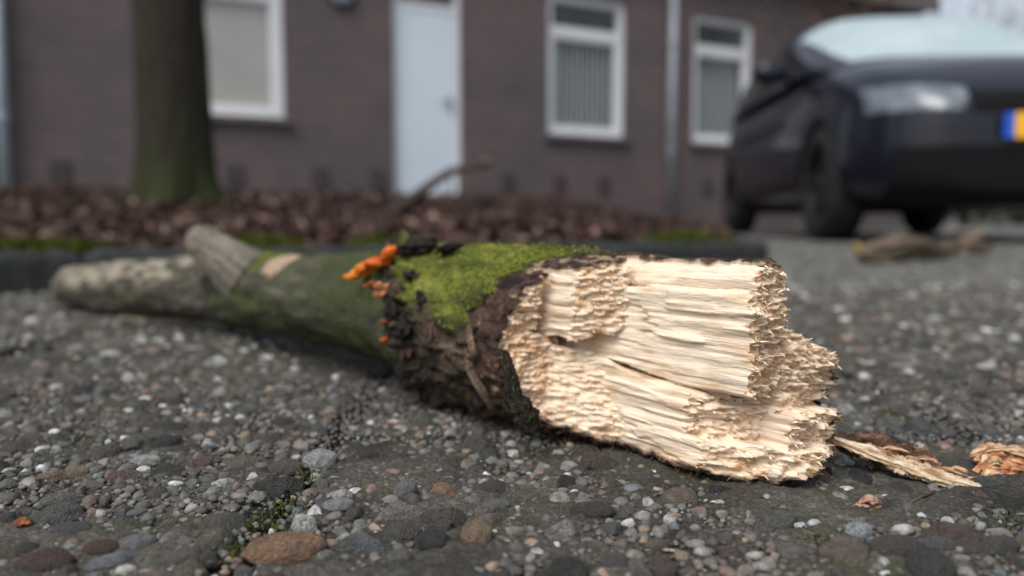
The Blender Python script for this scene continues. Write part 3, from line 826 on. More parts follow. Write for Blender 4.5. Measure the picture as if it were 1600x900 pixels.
for yw in (0.86, 3.46):
    for sx_ in (-1, 1):
        pr = [(0.0, .60), (0.345, .60), (0.345, 1.0), (0.0, 1.0)]
        cut.lathe([(r, sx_ * h) for r, h in pr], 32, 'x', (0, yw, 0.315))
cme = cut.mesh('cut'); bm = bmesh.new(); bm.from_mesh(cme); bmesh.ops.remove_doubles(bm, verts=bm.verts, dist=1e-5); bmesh.ops.recalc_face_normals(bm, faces=bm.faces); bm.to_mesh(cme); bm.free()
cut_o = bpy.data.objects.new('cut', cme); COL.objects.link(cut_o)
bo = tmp.modifiers.new('b', 'BOOLEAN'); bo.object = cut_o; bo.operation = 'DIFFERENCE'; bo.solver = 'EXACT'
dg = bpy.context.evaluated_depsgraph_get()
body_me = bpy.data.meshes.new_from_object(tmp.evaluated_get(dg)); body_me.name = 'body'
tmp.modifiers.remove(bo); md.levels = md.render_levels = 4; dg.update(); full_me = bpy.data.meshes.new_from_object(tmp.evaluated_get(bpy.context.evaluated_depsgraph_get()))
bpy.data.objects.remove(tmp); bpy.data.objects.remove(cut_o)
body_me.materials.clear(); body_me.polygons.foreach_set('use_smooth', [True] * len(body_me.polygons))
body = link('body', body_me, M['car_paint'], car)
def panel(name, test, off, mat, parent, smooth=True):
    """a fitted panel that follows the body surface, standing a few millimetres proud"""
    vs_, fs_, idx = [], [], {}
    for p in full_me.polygons:
        if not test(p.center, p.normal): continue
        f = []
        for vi in p.vertices:
            if vi not in idx:
                v = full_me.vertices[vi]; idx[vi] = len(vs_); vs_.append(tuple(v.co + v.normal * off))
            f.append(idx[vi])
        fs_.append(tuple(f))
    me = bpy.data.meshes.new(name); me.from_pydata(vs_, [], fs_); me.update()
    me.polygons.foreach_set('use_smooth', [smooth] * len(me.polygons))
    o = link(name, me, mat, parent); md = o.modifiers.new('t', 'SOLIDIFY'); md.thickness = off * 0.8; md.offset = -1
    return o
for s_ in (-1, 1):
    panel('headlight', lambda c, n, s_=s_: .45 + .5 * max(0, .66 - c.z) < c.x * s_ < .80 and .595 + .06 * (c.x * s_ - .4) < c.z < .70 + .12 * (c.x * s_ - .34) and c.y < .46 and n.z < .86, .006, M['lens'], car)
panel('grille', lambda c, n: abs(c.x) < .43 and .595 < c.z < .69 and c.y < .35 and n.z < .97, .005, M['black_plastic'], car)
panel('lower_intake', lambda c, n: abs(c.x) < .72 and .20 < c.z < .45 and c.y < .40 and n.z > -.9, .005, M['black_plastic'], car)
f = MB(); f.box(-.275, .20, -.030, -.016, .475, .585); pl_o = f.build('number_plate', M['plate_yellow'], car)
f = MB(); f.box(-.32, -.2755, -.030, -.016, .475, .585); f.build('blue_band', M['plate_blue'], pl_o)
# plate band sits towards the side seen in the picture
# greenhouse
ZR = [(1.0, 1.01), (1.2, 1.11), (1.5, 1.27), (1.8, 1.42), (2.05, 1.505), (2.4, 1.55), (2.9, 1.56), (3.4, 1.52), (3.8, 1.42), (4.05, 1.28), (4.2, 1.08)]
GW = [(1.0, .74), (1.3, .80), (2.0, .825), (3.4, .82), (4.0, .76), (4.2, .70)]
ny, nphi = 44, 40
ys = np.linspace(1.0, 4.2, ny); ph = np.linspace(0, math.pi, nphi)
V = []
for y in ys:
    zb = pl(ZT, y) - .03; zr = pl(ZR, y); w_ = pl(GW, y)
    for p in ph:
        c, s = math.cos(p), math.sin(p)
        V.append((math.copysign(abs(c) ** .42, c) * w_ * (1 - .17 * s ** 1.5), y, zb + (zr - zb) * s ** .75))
V = np.array(V); Q = grid_quads(ny, nphi)
cen = V[Q].mean(1); phc = (ph[(Q[:, 0] % nphi)] + ph[1] / 2)
fr = np.degrees(np.minimum(phc, math.pi - phc)); yy = cen[:, 1]
ws = (yy < 1.98) & (fr > 36) & (yy > 1.04)
side = (fr > 4) & (fr < 26) & (yy > 1.45 + 0.0 * fr) & (yy < 3.85) & ~((yy > 2.48) & (yy < 2.56)) & ~((yy > 3.42) & (yy < 3.5))
side &= cen[:, 2] < np.interp(yy, [t[0] for t in ZR], [t[1] for t in ZR]) - .07
rear = (yy > 3.95) & (fr > 40) & (yy < 4.17)
def sub(name, mask, mat, off=0.0):
    used, inv = np.unique(Q[mask], return_inverse=True)
    return link(name, mesh_np(name, V[used], inv.reshape(-1, 4)), mat, car)
sub('roof', ~(ws | side | rear), M['car_paint'])
sub('windscreen', ws, M['pale_screen'])
for s_ in (-1, 1): sub('side_window', side & (np.sign(cen[:, 0]) == s_), M['car_glass'])
sub('rear_window', rear, M['car_glass'])
for s_ in (-1, 1):                                # mirrors
    f = MB(); xm = s_ * .90
    prof = [(0.0, -.10), (.05, -.098), (.078, -.07), (.088, 0), (.085, .05), (.075, .075), (0, .078)]
    f.lathe([(r, h) for r, h in prof], 18, 'y', (0, 0, 0)); vs_ = [(xm + x * 1.35 + s_ * .06, 1.62 + y * .7, 1.06 + z * .85) for x, y, z in f.v]; f.v = vs_
    f.tube([(s_ * .78, 1.62, 1.0), (xm, 1.62, 1.03)], .025, 8)
    f.build('wing_mirror', M['car_paint'], car, True)
for yw in (0.86, 3.46):
    for s_ in (-1, 1):
        wh = link('wheel', None, None, car); wh.location = (s_ * .775, yw, 0.315)
        f = MB(); f.lathe([(.20, -.09), (.215, -.10), (.285, -.10), (.308, -.08), (.315, -.05), (.315, .05), (.308, .08), (.285, .10), (.215, .10), (.20, .09), (.20, -.09)], 40, 'x'); f.build('tyre', M['rubber'], wh, True)
        f = MB(); f.lathe([(.205, -.085), (.205, .085), (.195, .088), (.19, .06), (.19, -.085)], 32, 'x')
        f.lathe([(.0, s_ * .07), (.05, s_ * .068), (.055, s_ * .04), (.0, s_ * .03)], 16, 'x')
        for k in range(5):
            t = k * 2 * math.pi / 5 + .3
            d = Vector((0, math.cos(t), math.sin(t))); e_ = Vector((0, -d.z, d.y))
            b0, b1 = d * .035, d * .195
            vs_ = [b0 - e_ * .03, b0 + e_ * .03, b1 + e_ * .024, b1 - e_ * .024]
            xo = Vector((s_ * .035, 0, 0)); xi = Vector((s_ * .065, 0, 0))
            f.add([v + xi for v in vs_] + [v + xo for v in vs_], [(0, 1, 2, 3), (7, 6, 5, 4), (0, 4, 5, 1), (1, 5, 6, 2), (2, 6, 7, 3), (3, 7, 4, 0)])
        f.build('rim', M['alloy'], wh)
        f = MB(); f.lathe([(0, s_ * -.06), (.186, s_ * -.06)], 24, 'x'); f.build('brake_disc', M['dark'], wh)
f = MB(); f.box(-.70, .70, .5, 3.9, .172, .42); f.build('underbody', M['dark'], car)
for s_ in (-1, 1):
    f = MB(); f.tube([(s_ * .893, 1.5, .72), (s_ * .897, 2.4, .735), (s_ * .893, 3.2, .74)], .008, 6); f.build('door_trim', M['black_plastic'], car)

# ================================================================ THE BROKEN LOG
O2 = np.array([0.0275, 0.376]); A2 = np.array([0.615, -0.788]); A2 /= np.linalg.norm(A2)
U2 = np.array([-A2[1], A2[0]]); AXZ = 0.0440
log = tag(empty('fallen_log', (O2[0], O2[1], 0)), 'mossy fallen log with a splintered pale broken end and orange fungus', 'log')
def to_world(u, v, s):
    """log frame (across, up, along) in metres -> coordinates relative to the log's empty"""
    return np.stack([u * U2[0] + s * A2[0], u * U2[1] + s * A2[1], AXZ + v], -1)

# ---- splintered end: a solid carved from fibre bundles of different length (millimetres, then meshed)
hstep = 0.44
us = np.arange(-47, 47.1, hstep); vs_g = np.arange(-46, 46.1, hstep); ssg = np.arange(-62, 127.1, hstep)
def imat(x, l, off):
    g = (x - x[0]) / l + off; i = np.floor(g).astype(int); f = g - i; f = f * f * (3 - 2 * f)
    m_ = np.zeros((len(x), i.max() + 2), np.float32); k = np.arange(len(x)); m_[k, i] = 1 - f; m_[k, i + 1] += f
    return m_
def sep(lu, lv, ls, seed):
    """smooth noise -1..1 over the block, with its own wavelength across, up and along the fibres"""
    g = np.random.default_rng(seed); mu, mv, ms = imat(us, lu, g.random()), imat(vs_g, lv, g.random()), imat(ssg, ls, g.random())
    lat = (g.random((ms.shape[1], mv.shape[1], mu.shape[1])) * 2 - 1).astype(np.float32)
    t = np.tensordot(ms, lat, (1, 0)); t = np.einsum('vb,sbu->svu', mv, t, optimize=True)
    return np.matmul(t, mu.T)
U, Vv = np.meshgrid(us, vs_g); S = ssg[:, None, None].astype(np.float32)
U = U.astype(np.float32); Vv = Vv.astype(np.float32)
warp = sep(22, 22, 60, 1); warp2 = sep(22, 22, 60, 2)
fine = sep(1.25, 1.25, 34, 3); med = sep(3.2, 3.2, 45, 4); crs = sep(8, 8, 30, 5)
rough3 = sep(1.25, 1.25, 3.4, 6); rough5 = sep(4, 4, 6, 7); stroke = sep(6.5, 1.3, 4.5, 9)
flake = sep(2.2, 5.0, 16, 8)
wall_d = 0.75 * fine + 0.95 * med + 0.8 * crs + 1.6 * np.where(flake > 0.25, 1, 0) * (flake - .25) + 0.10 * rough3
Uw = U[None] + 1.6 * warp; Vw = Vv[None] + 1.6 * warp2
# end roughness: bundles that snapped at different lengths
cx = np.floor(U / 1.7 + 1.3 * vn(U * .12, Vv * .12, 0, 70)); cy = np.floor(Vv / 1.2 + 1.3 * vn(U * .12, Vv * .12, 0, 71))
bund = _hash(cx.astype(np.int64), cy.astype(np.int64), np.zeros(cx.shape, np.int64), 5) * 2 - 1
cx2 = np.floor(U / 4.5 + 1.0 * vn(U * .1, Vv * .1, 0, 72)); cy2 = np.floor(Vv / 3.0 + 1.0 * vn(U * .1, Vv * .1, 0, 73))
bund2 = _hash(cx2.astype(np.int64), cy2.astype(np.int64), np.zeros(cx2.shape, np.int64), 6) * 2 - 1
soft = fbm(U / 9, Vv / 9, 0, 74, 3)
E = (1.3 * bund + 1.0 * bund2 + 3.4 * soft).astype(np.float32)
def block(planes, send, er=1.0, k=0.55):
    """planes: (nu, nv, ns, c) with nu*u + nv*v + ns*s < c ; send: end of the bundle along the log"""
    d = None
    for (a, b_, c, e) in planes:
        l = math.hypot(a, b_); q = (a * Uw + b_ * Vw + c * S - e) / l
        d = q if d is None else np.maximum(d, q)
    end = (S - (send + er * E)[None]) * k + 0.40 * rough3 + 0.40 * rough5 + 1.25 * stroke
    return end if d is None else np.maximum(d + wall_d, end)
clip = np.clip
f0 = block([], clip(0.42 * (U + 42), 0, 8) - 5.0 * np.exp(-((U + 10) / 9) ** 2) * ss(-16, 0, Vv) + 0.006 * Vv ** 2 - 1, 0.9)
# dark fissures where the face tore away from the bundles
tr1 = np.maximum(np.abs(Uw + 23.4) - 2.0, 5 - Vw); tr2 = np.maximum(np.abs(Uw + 9.0 - .12 * Vw) - 2.6, np.maximum(-12 - Vw, Vw - 14)); tr3 = np.maximum(np.abs(Vw - 4.5 - .45 * (Uw + 21)) - 1.5, np.abs(Uw + 15) - 8)
f0 = np.maximum(f0, -np.maximum(np.minimum(np.minimum(tr1, tr2), tr3) + .5 * fine, -9 - S)); del tr1, tr2, tr3
fld = f0
fld = np.minimum(fld, block([(1, .15, 0, 0), (-1, 0, 0, 21), (.45, -1, 0, -12)], 26 + 1.15 * (U + 21) - 0.30 * clip(20 - Vv, 0, 40), 0.7))     # upper bundle before the crack
fld = np.minimum(fld, block([(-1, .62, -.02, 22.5), (-1, 0, -.02, 5.5), (1, 0, 0, 13), (-.1, -1, -.06, 3)], 106 - 0.10 * abs(Vv - 18) + 0 * U, 0.55))   # big tongue
fld = np.minimum(fld, block([(-1, -.1, -.03, 8), (1, 0, 0, 17), (0, 1, .08, -4), (0, -1, -.05, 22)], 80 + 0.9 * (U + 9) + 0.5 * (Vv + 10), 1.1))
fld = np.minimum(fld, block([(-1, -.1, -.06, 7.5), (1, 0, 0, 20), (0, 1, .05, -10), (0, -1, 0, 34)], 74 + 1.1 * (U + 13) + 0.3 * (Vv + 24), 1.1))
fld = np.minimum(fld, block([(-1, 0, -.10, 3.5), (1, 0, 0, 28), (0, 1, .05, -24)], clip(90 + 1.6 * (U + 8), 0, 118), 1.0))
fld = np.minimum(fld, block([(1, 0.1, 0, 6), (.35, 1, 0, -7)], clip(6 + 1.75 * (U + 27), 0, 72) - 0.45 * clip(Vv + 32, 0, 40), 1.1))      # oblique facet below
fld = np.minimum(fld, block([(-1, 0, 0, -14.5), (.62, 1, 0, 27), (0, -1, 0, 40)], 107 + 0.15 * (U - 13) - 0.25 * abs(Vv), 1.25))     # far side
fld = np.minimum(fld, block([(-1, 0, 0, -9), (0, 1, 0, -17)], 113 + 0.1 * (U - 10) + 0 * Vv, 1.2))
del f0, warp2, flake, stroke
# cracks between bundles
def crack(un, vn_, c, lo, width, smin, hi=90, smax=400):
    q = np.abs(un * Uw + vn_ * Vw - c) - width
    return -np.maximum(q, np.maximum(np.maximum(smin - S, S - smax), np.maximum((lo - Vw) * 0.5, (Vw - hi) * 0.5)))
fld = np.maximum(fld, crack(1, .16, 0.6, 10, 0.75, 18))
def rim_radius(th, s):
    """radius (m) of the wood under the bark; s in metres"""
    c, s_ = np.cos(th), np.sin(th)
    return 0.0418 * (1 + 0.030 * vn(c * 1.3 + 5, s_ * 1.3, s * 9, 80) + 0.012 * vn(c * 4, s_ * 4, s * 30, 81)) + 0.0008 * fbm(c * 14, s_ * 14, s * 60, 82, 3) + 0.0022 * fbm(c * 9, s_ * 9, s * 200, 83, 4)
thg = np.linspace(-math.pi, math.pi, 361); rmap = rim_radius(thg[None, :], (ssg * 1e-3)[:, None]) * 1000
rho = np.sqrt(U ** 2 + Vv ** 2); th_ = np.arctan2(Vv, U); ti = (th_ + math.pi) / (2 * math.pi) * 360; t0 = np.clip(np.floor(ti).astype(int), 0, 359); tf = ti - t0
outer = (rho[None] - (rmap[:, t0] * (1 - tf) + rmap[:, t0 + 1] * tf)).astype(np.float32)
fld = np.maximum(fld, outer + 0.25 * rough3)
del Uw, Vw, wall_d, warp, med, crs, rough5
fld[0] = np.maximum(fld[0], .5); fld[:, 0] = np.maximum(fld[:, 0], .5); fld[:, -1] = np.maximum(fld[:, -1], .5); fld[:, :, 0] = np.maximum(fld[:, :, 0], .5); fld[:, :, -1] = np.maximum(fld[:, :, -1], .5); fld[-1] = np.maximum(fld[-1], .5)
def surface_nets(f):
    ins = f < 0; n0, n1, n2 = f.shape
    cnt = np.zeros((n0 - 1, n1 - 1, n2 - 1), np.int8)
    for i in (0, 1):
        for j in (0, 1):
            for k in (0, 1): cnt += ins[i:n0 - 1 + i, j:n1 - 1 + j, k:n2 - 1 + k]
    mx = (cnt > 0) & (cnt < 8); I, J, K = np.nonzero(mx)
    ids = np.full(mx.shape, -1, np.int32); ids[I, J, K] = np.arange(len(I))
    cv = {(i, j, k): f[I + i, J + j, K + k] for i in (0, 1) for j in (0, 1) for k in (0, 1)}
    acc = np.zeros((len(I), 3)); num = np.zeros(len(I))
    for a in cv:
        for ax in range(3):
            if a[ax]: continue
            b_ = list(a); b_[ax] = 1; b_ = tuple(b_)
            x, y = cv[a], cv[b_]; cr = (x < 0) != (y < 0)
            t = np.where(cr, x / np.where(cr, x - y, 1), 0)
            p = np.tile(np.array(a, float), (len(I), 1)); p[:, ax] = t
            acc += p * cr[:, None]; num += cr
    g = np.stack([sum((1 if a[ax] else -1) * cv[a] for a in cv) for ax in range(3)], -1)
    P = np.stack([I, J, K], -1) + acc / num[:, None]
    quads = []
    for ax in range(3):
        sl0 = [slice(None)] * 3; sl1 = [slice(None)] * 3; sl0[ax] = slice(0, -1); sl1[ax] = slice(1, None)
        a, b_ = ins[tuple(sl0)], ins[tuple(sl1)]
        e = np.argwhere(a != b_); flip = a[tuple(e.T)]
        o1, o2 = [(1, 2), (2, 0), (0, 1)][ax]
        ok = (e[:, o1] > 0) & (e[:, o2] > 0) & (e[:, o1] < mx.shape[o1]) & (e[:, o2] < mx.shape[o2]); e, flip = e[ok], flip[ok]
        q = []
        for d1, d2 in ((-1, -1), (0, -1), (0, 0), (-1, 0)):
            c = e.copy(); c[:, o1] += d1; c[:, o2] += d2; q.append(ids[tuple(c.T)])
        q = np.stack(q, -1); q[~flip] = q[~flip][:, ::-1]; quads.append(q)
    return P, np.concatenate(quads), g, (I, J, K)
P, Q, G, (I, J, K) = surface_nets(fld)
G /= np.linalg.norm(G, axis=1)[:, None] + 1e-9
s_mm, v_mm, u_mm = ssg[0] + P[:, 0] * hstep, vs_g[0] + P[:, 1] * hstep, us[0] + P[:, 2] * hstep
depth_in = -outer[I, J, K]
finev = fine[I, J, K]; r3 = rough3[I, J, K]
del outer, fine, rough3, fld
endness = np.clip(np.abs(G[:, 0]), 0, 1)
nz = fbm(u_mm / 7, v_mm / 7, s_mm / 25, 90, 3); nz2 = fbm(u_mm / 2.2, v_mm / 2.2, s_mm / 18, 91, 3); nz3 = fbm(u_mm / 16, v_mm / 16, s_mm / 30, 92, 2)
c = np.tile(np.array(lin(238, 219, 195)), (len(P), 1))
c = mix3(c, lin(208, 160, 114), ss(.30, .9, endness) * 0.85)
c = mix3(c, lin(206, 158, 106), ss(0.05, 0.55, nz) * (0.35 + .35 * endness))
c = mix3(c, lin(190, 152, 110), ss(0.05, 0.5, nz2) * 0.65)
c = mix3(c, lin(146, 104, 68), ss(0.22, 0.5, nz3) * 0.5 * (.4 + endness)); c = mix3(c, lin(70, 50, 38), ss(.42, .52, nz2) * ss(.1, .4, -nz3) * .6)
c = mix3(c, lin(120, 116, 110), ss(7, 2, np.hypot((u_mm - 4) * .9, (s_mm - 72) * .45)) * ss(24, 34, v_mm) * np.clip(.5 + nz2 * 1.6, 0, 1) * .7)   # grey stain
c = mix3(c, lin(48, 36, 30), ss(0.34, .5, nz3) * ss(34, 38, u_mm) * 0.9)
# the outer skin: peeled, brown and stringy
sk = ss(1.7, 0.9, depth_in + 0.5 * nz2)
th = np.arctan2(v_mm, u_mm)
str_ = fbm(th * 16, s_mm / 3.2, 0, 93, 4); bl = fbm(th * 5, s_mm / 9, 0, 94, 4)
skin = np.tile(np.array(lin(92, 72, 62)), (len(P), 1)) * (0.62 + 0.7 * np.clip(str_, -.6, .8))[:, None]
skin = mix3(skin, lin(34, 27, 25), ss(0.0, 0.4, bl + .4 * str_)); skin = mix3(skin, lin(150, 128, 106), ss(0.30, 0.55, -bl + .5 * str_) * .8)
c = c * (1 - sk[:, None]) + skin * sk[:, None]
c = mix3(c, lin(104, 66, 44), ss(2.8, 1.6, depth_in) * (1 - sk) * .6)
V = to_world(u_mm * 1e-3, v_mm * 1e-3, s_mm * 1e-3)
wood_o = link('splintered_end', mesh_np('splintered_end', V, Q, True, np.clip(c, 0, 1)), M['wood'], log)
# stray fibres standing off the break
pick = np.nonzero((endness > .6) & (sk < .1) & (s_mm > 2))[0]; pick = rng.choice(pick, 900, replace=False)
axis3 = np.array([A2[0], A2[1], 0.0])
tufts(V[pick] + np.array([O2[0], O2[1], 0]) * 0, np.tile(axis3, (len(pick), 1)), 0.0006, 0.0020, 0.35, [lin(232, 208, 172), lin(212, 176, 128), lin(240, 226, 202)], 'wood_fibres', M['wood'], log, 0.09)
pick = np.nonzero((endness > .5) & (sk < .1) & (s_mm > 30))[0]; pick = rng.choice(pick, 1300, replace=False)
tufts(V[pick] - axis3 * .001, np.tile(axis3, (len(pick), 1)), 0.0016, 0.0040, 0.16, [lin(236, 218, 190), lin(214, 180, 136), lin(240, 228, 206)], 'splinters', M['wood'], log, 0.045)
rimv = np.nonzero((sk > .6) & (s_mm > 0) & (v_mm < -22))[0]; rimv = rng.choice(rimv, min(900, len(rimv)), replace=False)
tufts(V[rimv], G[rimv][:, [2, 2, 1]] * [U2[0], U2[1], 1], 0.0015, 0.005, 0.8, [lin(92, 60, 46), lin(58, 40, 34), lin(120, 84, 62)], 'bark_fibres', M['bark'], log, 0.12)

# ---- bark tube
cp = np.array([[-0.520, 0.925, .024], [-0.43, 0.865, .027], [-0.335, .785, .0345], [-0.25, .705, .0405], [-0.165, .610, .0432], [-0.118, .556, .0452],
               [-0.0648, .494, .0470], [-0.0340, .4549, .0440], [O2[0] - .06 * A2[0], O2[1] - .06 * A2[1], AXZ], [O2[0], O2[1], AXZ], [O2[0] + .08 * A2[0], O2[1] + .08 * A2[1], AXZ]])
cr_ = np.array([.020, .0270, .0272, .0275, .0312, .0315, .0342, .0388, .0412, .0418, .0418])
def catmull(P, n):
    out = []; Pp = np.concatenate([[2 * P[0] - P[1]], P, [2 * P[-1] - P[-2]]])
    for i in range(len(P) - 1):
        p0, p1, p2, p3 = Pp[i:i + 4]; t = np.linspace(0, 1, n, endpoint=False)[:, None] if P.ndim > 1 else np.linspace(0, 1, n, endpoint=False)
        out.append(.5 * (2 * p1 + (p2 - p0) * t + (2 * p0 - 5 * p1 + 4 * p2 - p3) * t ** 2 + (3 * p1 - p0 - 3 * p2 + p3) * t ** 3))
    return np.concatenate(out + [P[-1:]])
CL, CRr = catmull(cp, 60), catmull(cr_, 60)
arc = np.concatenate([[0], np.cumsum(np.linalg.norm(np.diff(CL, axis=0), axis=1))])
s0i = np.argmin(np.hypot(CL[:, 0] - O2[0], CL[:, 1] - O2[1])); arc -= arc[s0i]         # s = 0 at the same place as the break
nt_, nr = 400, 640
th = np.linspace(0, 2 * math.pi, nt_, endpoint=False)
smin = arc[0]
edge = np.interp(np.degrees(th), [0, 40, 75, 95, 120, 150, 180, 215, 245, 270, 300, 330, 360], [.085, .072, .040, .021, .000, -.018, -.026, -.018, -.002, .018, .05, .075, .085])
edge = edge + 0.007 * vn(np.cos(th) * 6, np.sin(th) * 6, 0, 60) + 0.004 * vn(np.cos(th) * 22, np.sin(th) * 22, 0, 61)
k = np.linspace(0, 1, nr); k = 1 - (1 - k) ** 1.25
SS = smin + (edge[None, :] - smin) * k[:, None]; TT = np.tile(th, (nr, 1))
C = np.stack([np.interp(SS, arc, CL[:, i]) for i in range(3)], -1)
tan = np.gradient(CL, axis=0); tan[:, 2] = 0; tan /= np.linalg.norm(tan, axis=1)[:, None]
tx_, ty2 = np.interp(SS, arc, tan[:, 0]), np.interp(SS, arc, tan[:, 1])
ct, st = np.cos(TT), np.sin(TT)
base_r = np.where(SS > -0.06, rim_radius(TT, SS), np.interp(SS, arc, CRr) * (1 + 0.030 * vn(ct * 1.3 + 5, st * 1.3, SS * 9, 80) + 0.012 * vn(ct * 4, st * 4, SS * 30, 81)))
scol = -0.146 + 0.060 * ss(math.radians(95), math.radians(175), TT); collar = np.exp(-((SS - scol) / 0.017) ** 2)
plate = fbm(ct * 5, st * 5, SS * 45, 62, 4); wr = fbm(ct * 1.6, st * 1.6, SS * 130, 63, 3)
low = fbm(ct * 1.5, st * 1.5, SS * 17, 66, 3) * (1 + 1.4 * ss(-.15, -.25, SS))
thick = 0.0016 + 0.0011 * plate + 0.0007 * wr + 0.0022 * low + collar * (0.0030 + 0.0165 * fbm(ct * 7, st * 7, SS * 120, 64, 4)) 
scar = np.exp(-((SS + 0.40) / 0.02) ** 2) * 0.0040 + np.exp(-((SS + 0.50) / 0.014) ** 2) * 0.003
thick = thick + scar + 0.0055 * np.clip(fbm(ct * 8, st * 8, SS * 75, 68, 4), -.35, .6) * ss(-.12, -.07, SS) * ss(.45, -.05, st)
en = ss(0.0, 0.02, 1 - k)[:, None]
thick = np.where(SS > -0.09, np.maximum(thick, 0.0006), thick)
RRr = base_r + thick; RRr[-1] = base_r[-1] - 0.0022; RRr[-2] -= 0.0006
taper = ss(0, 0.02, SS - smin); RRr = RRr * (0.35 + 0.65 * np.sqrt(np.clip(taper, 0, 1)))
Vt = np.stack([C[..., 0] + RRr * ct * -ty2, C[..., 1] + RRr * ct * tx_, C[..., 2] + RRr * st], -1)
NRM = np.stack([ct * -ty2, ct * tx_, st], -1).reshape(-1, 3)
Vl = Vt.reshape(-1, 3); SF, TF = SS.ravel(), TT.ravel(); stf = st.ravel(); pf, wf, lf, cf = plate.ravel(), wr.ravel(), low.ravel(), collar.ravel()
big = fbm(ct * 2.2, st * 2.2, SS * 12, 65, 4).ravel(); mid_n = fbm(ct * 6, st * 6, SS * 50, 67, 4).ravel()
c = np.tile(np.array(lin(92, 88, 78)), (len(Vl), 1)) * (0.85 + 0.5 * np.clip(pf, -.6, .8))[:, None]
c = mix3(c, lin(140, 134, 120), ss(.05, .45, mid_n) * .6)
c = mix3(c, lin(52, 46, 40), ss(.0, .4, wf) * .55)
algae = ss(-.35, .25, big + .25) * ss(-0.42, -0.36, SF) + 0.45 * ss(-.2, .4, big)
c = mix3(c, lin(60, 72, 32), np.clip(algae * (.75 + .9 * mid_n), 0, 1) * .82); c = mix3(c, lin(34, 32, 27), ss(.12, .5, -mid_n - .3 * stf) * .6)
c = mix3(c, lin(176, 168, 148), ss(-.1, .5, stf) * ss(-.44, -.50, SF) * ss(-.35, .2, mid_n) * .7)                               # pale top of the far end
pt = np.exp(-((SF + 0.290) / .020) ** 2 - ((TF - 2.05) / .6) ** 2)
c = mix3(c, lin(190, 164, 140), ss(.25, .6, pt + .25 * mid_n) * .85)                                                          # pale scar
c = mix3(c, lin(40, 30, 28), ss(.3, .7, np.exp(-((SF + 0.395) / .022) ** 2) + .35 * mid_n) * ss(-.2, .5, stf) * .9)
c = mix3(c, lin(42, 37, 33), ss(.25, .7, cf + .3 * mid_n) * .85)
c = mix3(c, lin(128, 104, 88), ss(.25, .6, cf) * ss(.10, .35, pf) * .75)
moss = ss(.0, .55, stf + .60 * big + .55 * mid_n - .02) * ss(-.004, .022, SF - scol.ravel() + .015 * big) * ss(.030, .004, SF - .008 * mid_n)
moss = np.maximum(moss, .75 * ss(.2, .6, stf + .5 * big - .1) * ss(-.385, -.36, SF) * ss(-.30, -.33, SF))
mcol = mix3(np.tile(np.array(lin(112, 120, 48)), (len(Vl), 1)), lin(138, 142, 66), ss(0, .4, mid_n)); mcol = mix3(mcol, lin(74, 84, 34), ss(0, .45, pf))
c = c * (1 - moss[:, None]) + mcol * moss[:, None]
near = ss(-.10, -.05, SF) * (1 - moss)
c = mix3(c, lin(74, 58, 50), near * .75); c = mix3(c, lin(30, 25, 23), near * ss(.0, .35, mid_n + .3 * wf) * .85); c = mix3(c, lin(134, 116, 98), near * ss(.1, .45, -mid_n) * ss(.2, -.3, stf) * .7)
loff = np.array([O2[0], O2[1], 0])
qt = grid_quads(nr, nt_, True)[:, ::-1]
bark_o = link('bark', mesh_np('bark', Vl - loff, [qt, np.arange(nt_)[None, :]], True, np.clip(c, 0, 1)), M['bark'], log)
# flip if inside out
me = bark_o.data
_p = me.polygons[nt_ * 300]; _n = NRM[qt[nt_ * 300][0]]
if _p.normal.dot(Vector(_n)) < 0: me.flip_normals()
pick = np.nonzero(moss > .45)[0]; pick = rng.choice(pick, 26000)
jit = rng.normal(0, .0006, (len(pick), 3))
tufts(Vl[pick] - loff + jit, NRM[pick], 0.0004, 0.0012, 0.8, [lin(122, 130, 52), lin(100, 108, 44), lin(148, 150, 72), lin(70, 74, 36), lin(96, 90, 52)], 'moss', M['moss'], log, 0.3)

def on_log(px, py):
    """point of the bark that the photograph shows at this pixel"""
    X, Y, Z = Vl[:, 0], Vl[:, 1], Vl[:, 2]
    cy_, sy_ = math.cos(PITCH), math.sin(PITCH)
    d = Y * cy_ - (Z - CAM_H) * sy_; up = Y * sy_ + (Z - CAM_H) * cy_
    e = np.hypot(800 + F_PX * X / d - px, 450 - F_PX * up / d - py)
    ok = np.nonzero(e < max(5, e.min() * 1.2))[0]; i = ok[np.argmin(Y[ok])]
    return Vl[i], NRM[i]
def blob(name, ctr, rad, rot, seed, amp, mat, parent, sub=4, freq=1.6, flat=None):
    V, F = ico(sub)
    d = 1 + amp * vn(V[:, 0] * freq + seed, V[:, 1] * freq, V[:, 2] * freq, seed) + amp * .5 * vn(V[:, 0] * freq * 2.3, V[:, 1] * freq * 2.3 + seed, V[:, 2] * freq * 2.3, seed + 1) + amp * .25 * vn(V[:, 0] * freq * 5, V[:, 1] * freq * 5 + seed, V[:, 2] * freq * 5, seed + 2)
    V = V * d[:, None] * np.array(rad)
    o = link(name, mesh_np(name, V, F), mat, parent, ctr, rot); return o
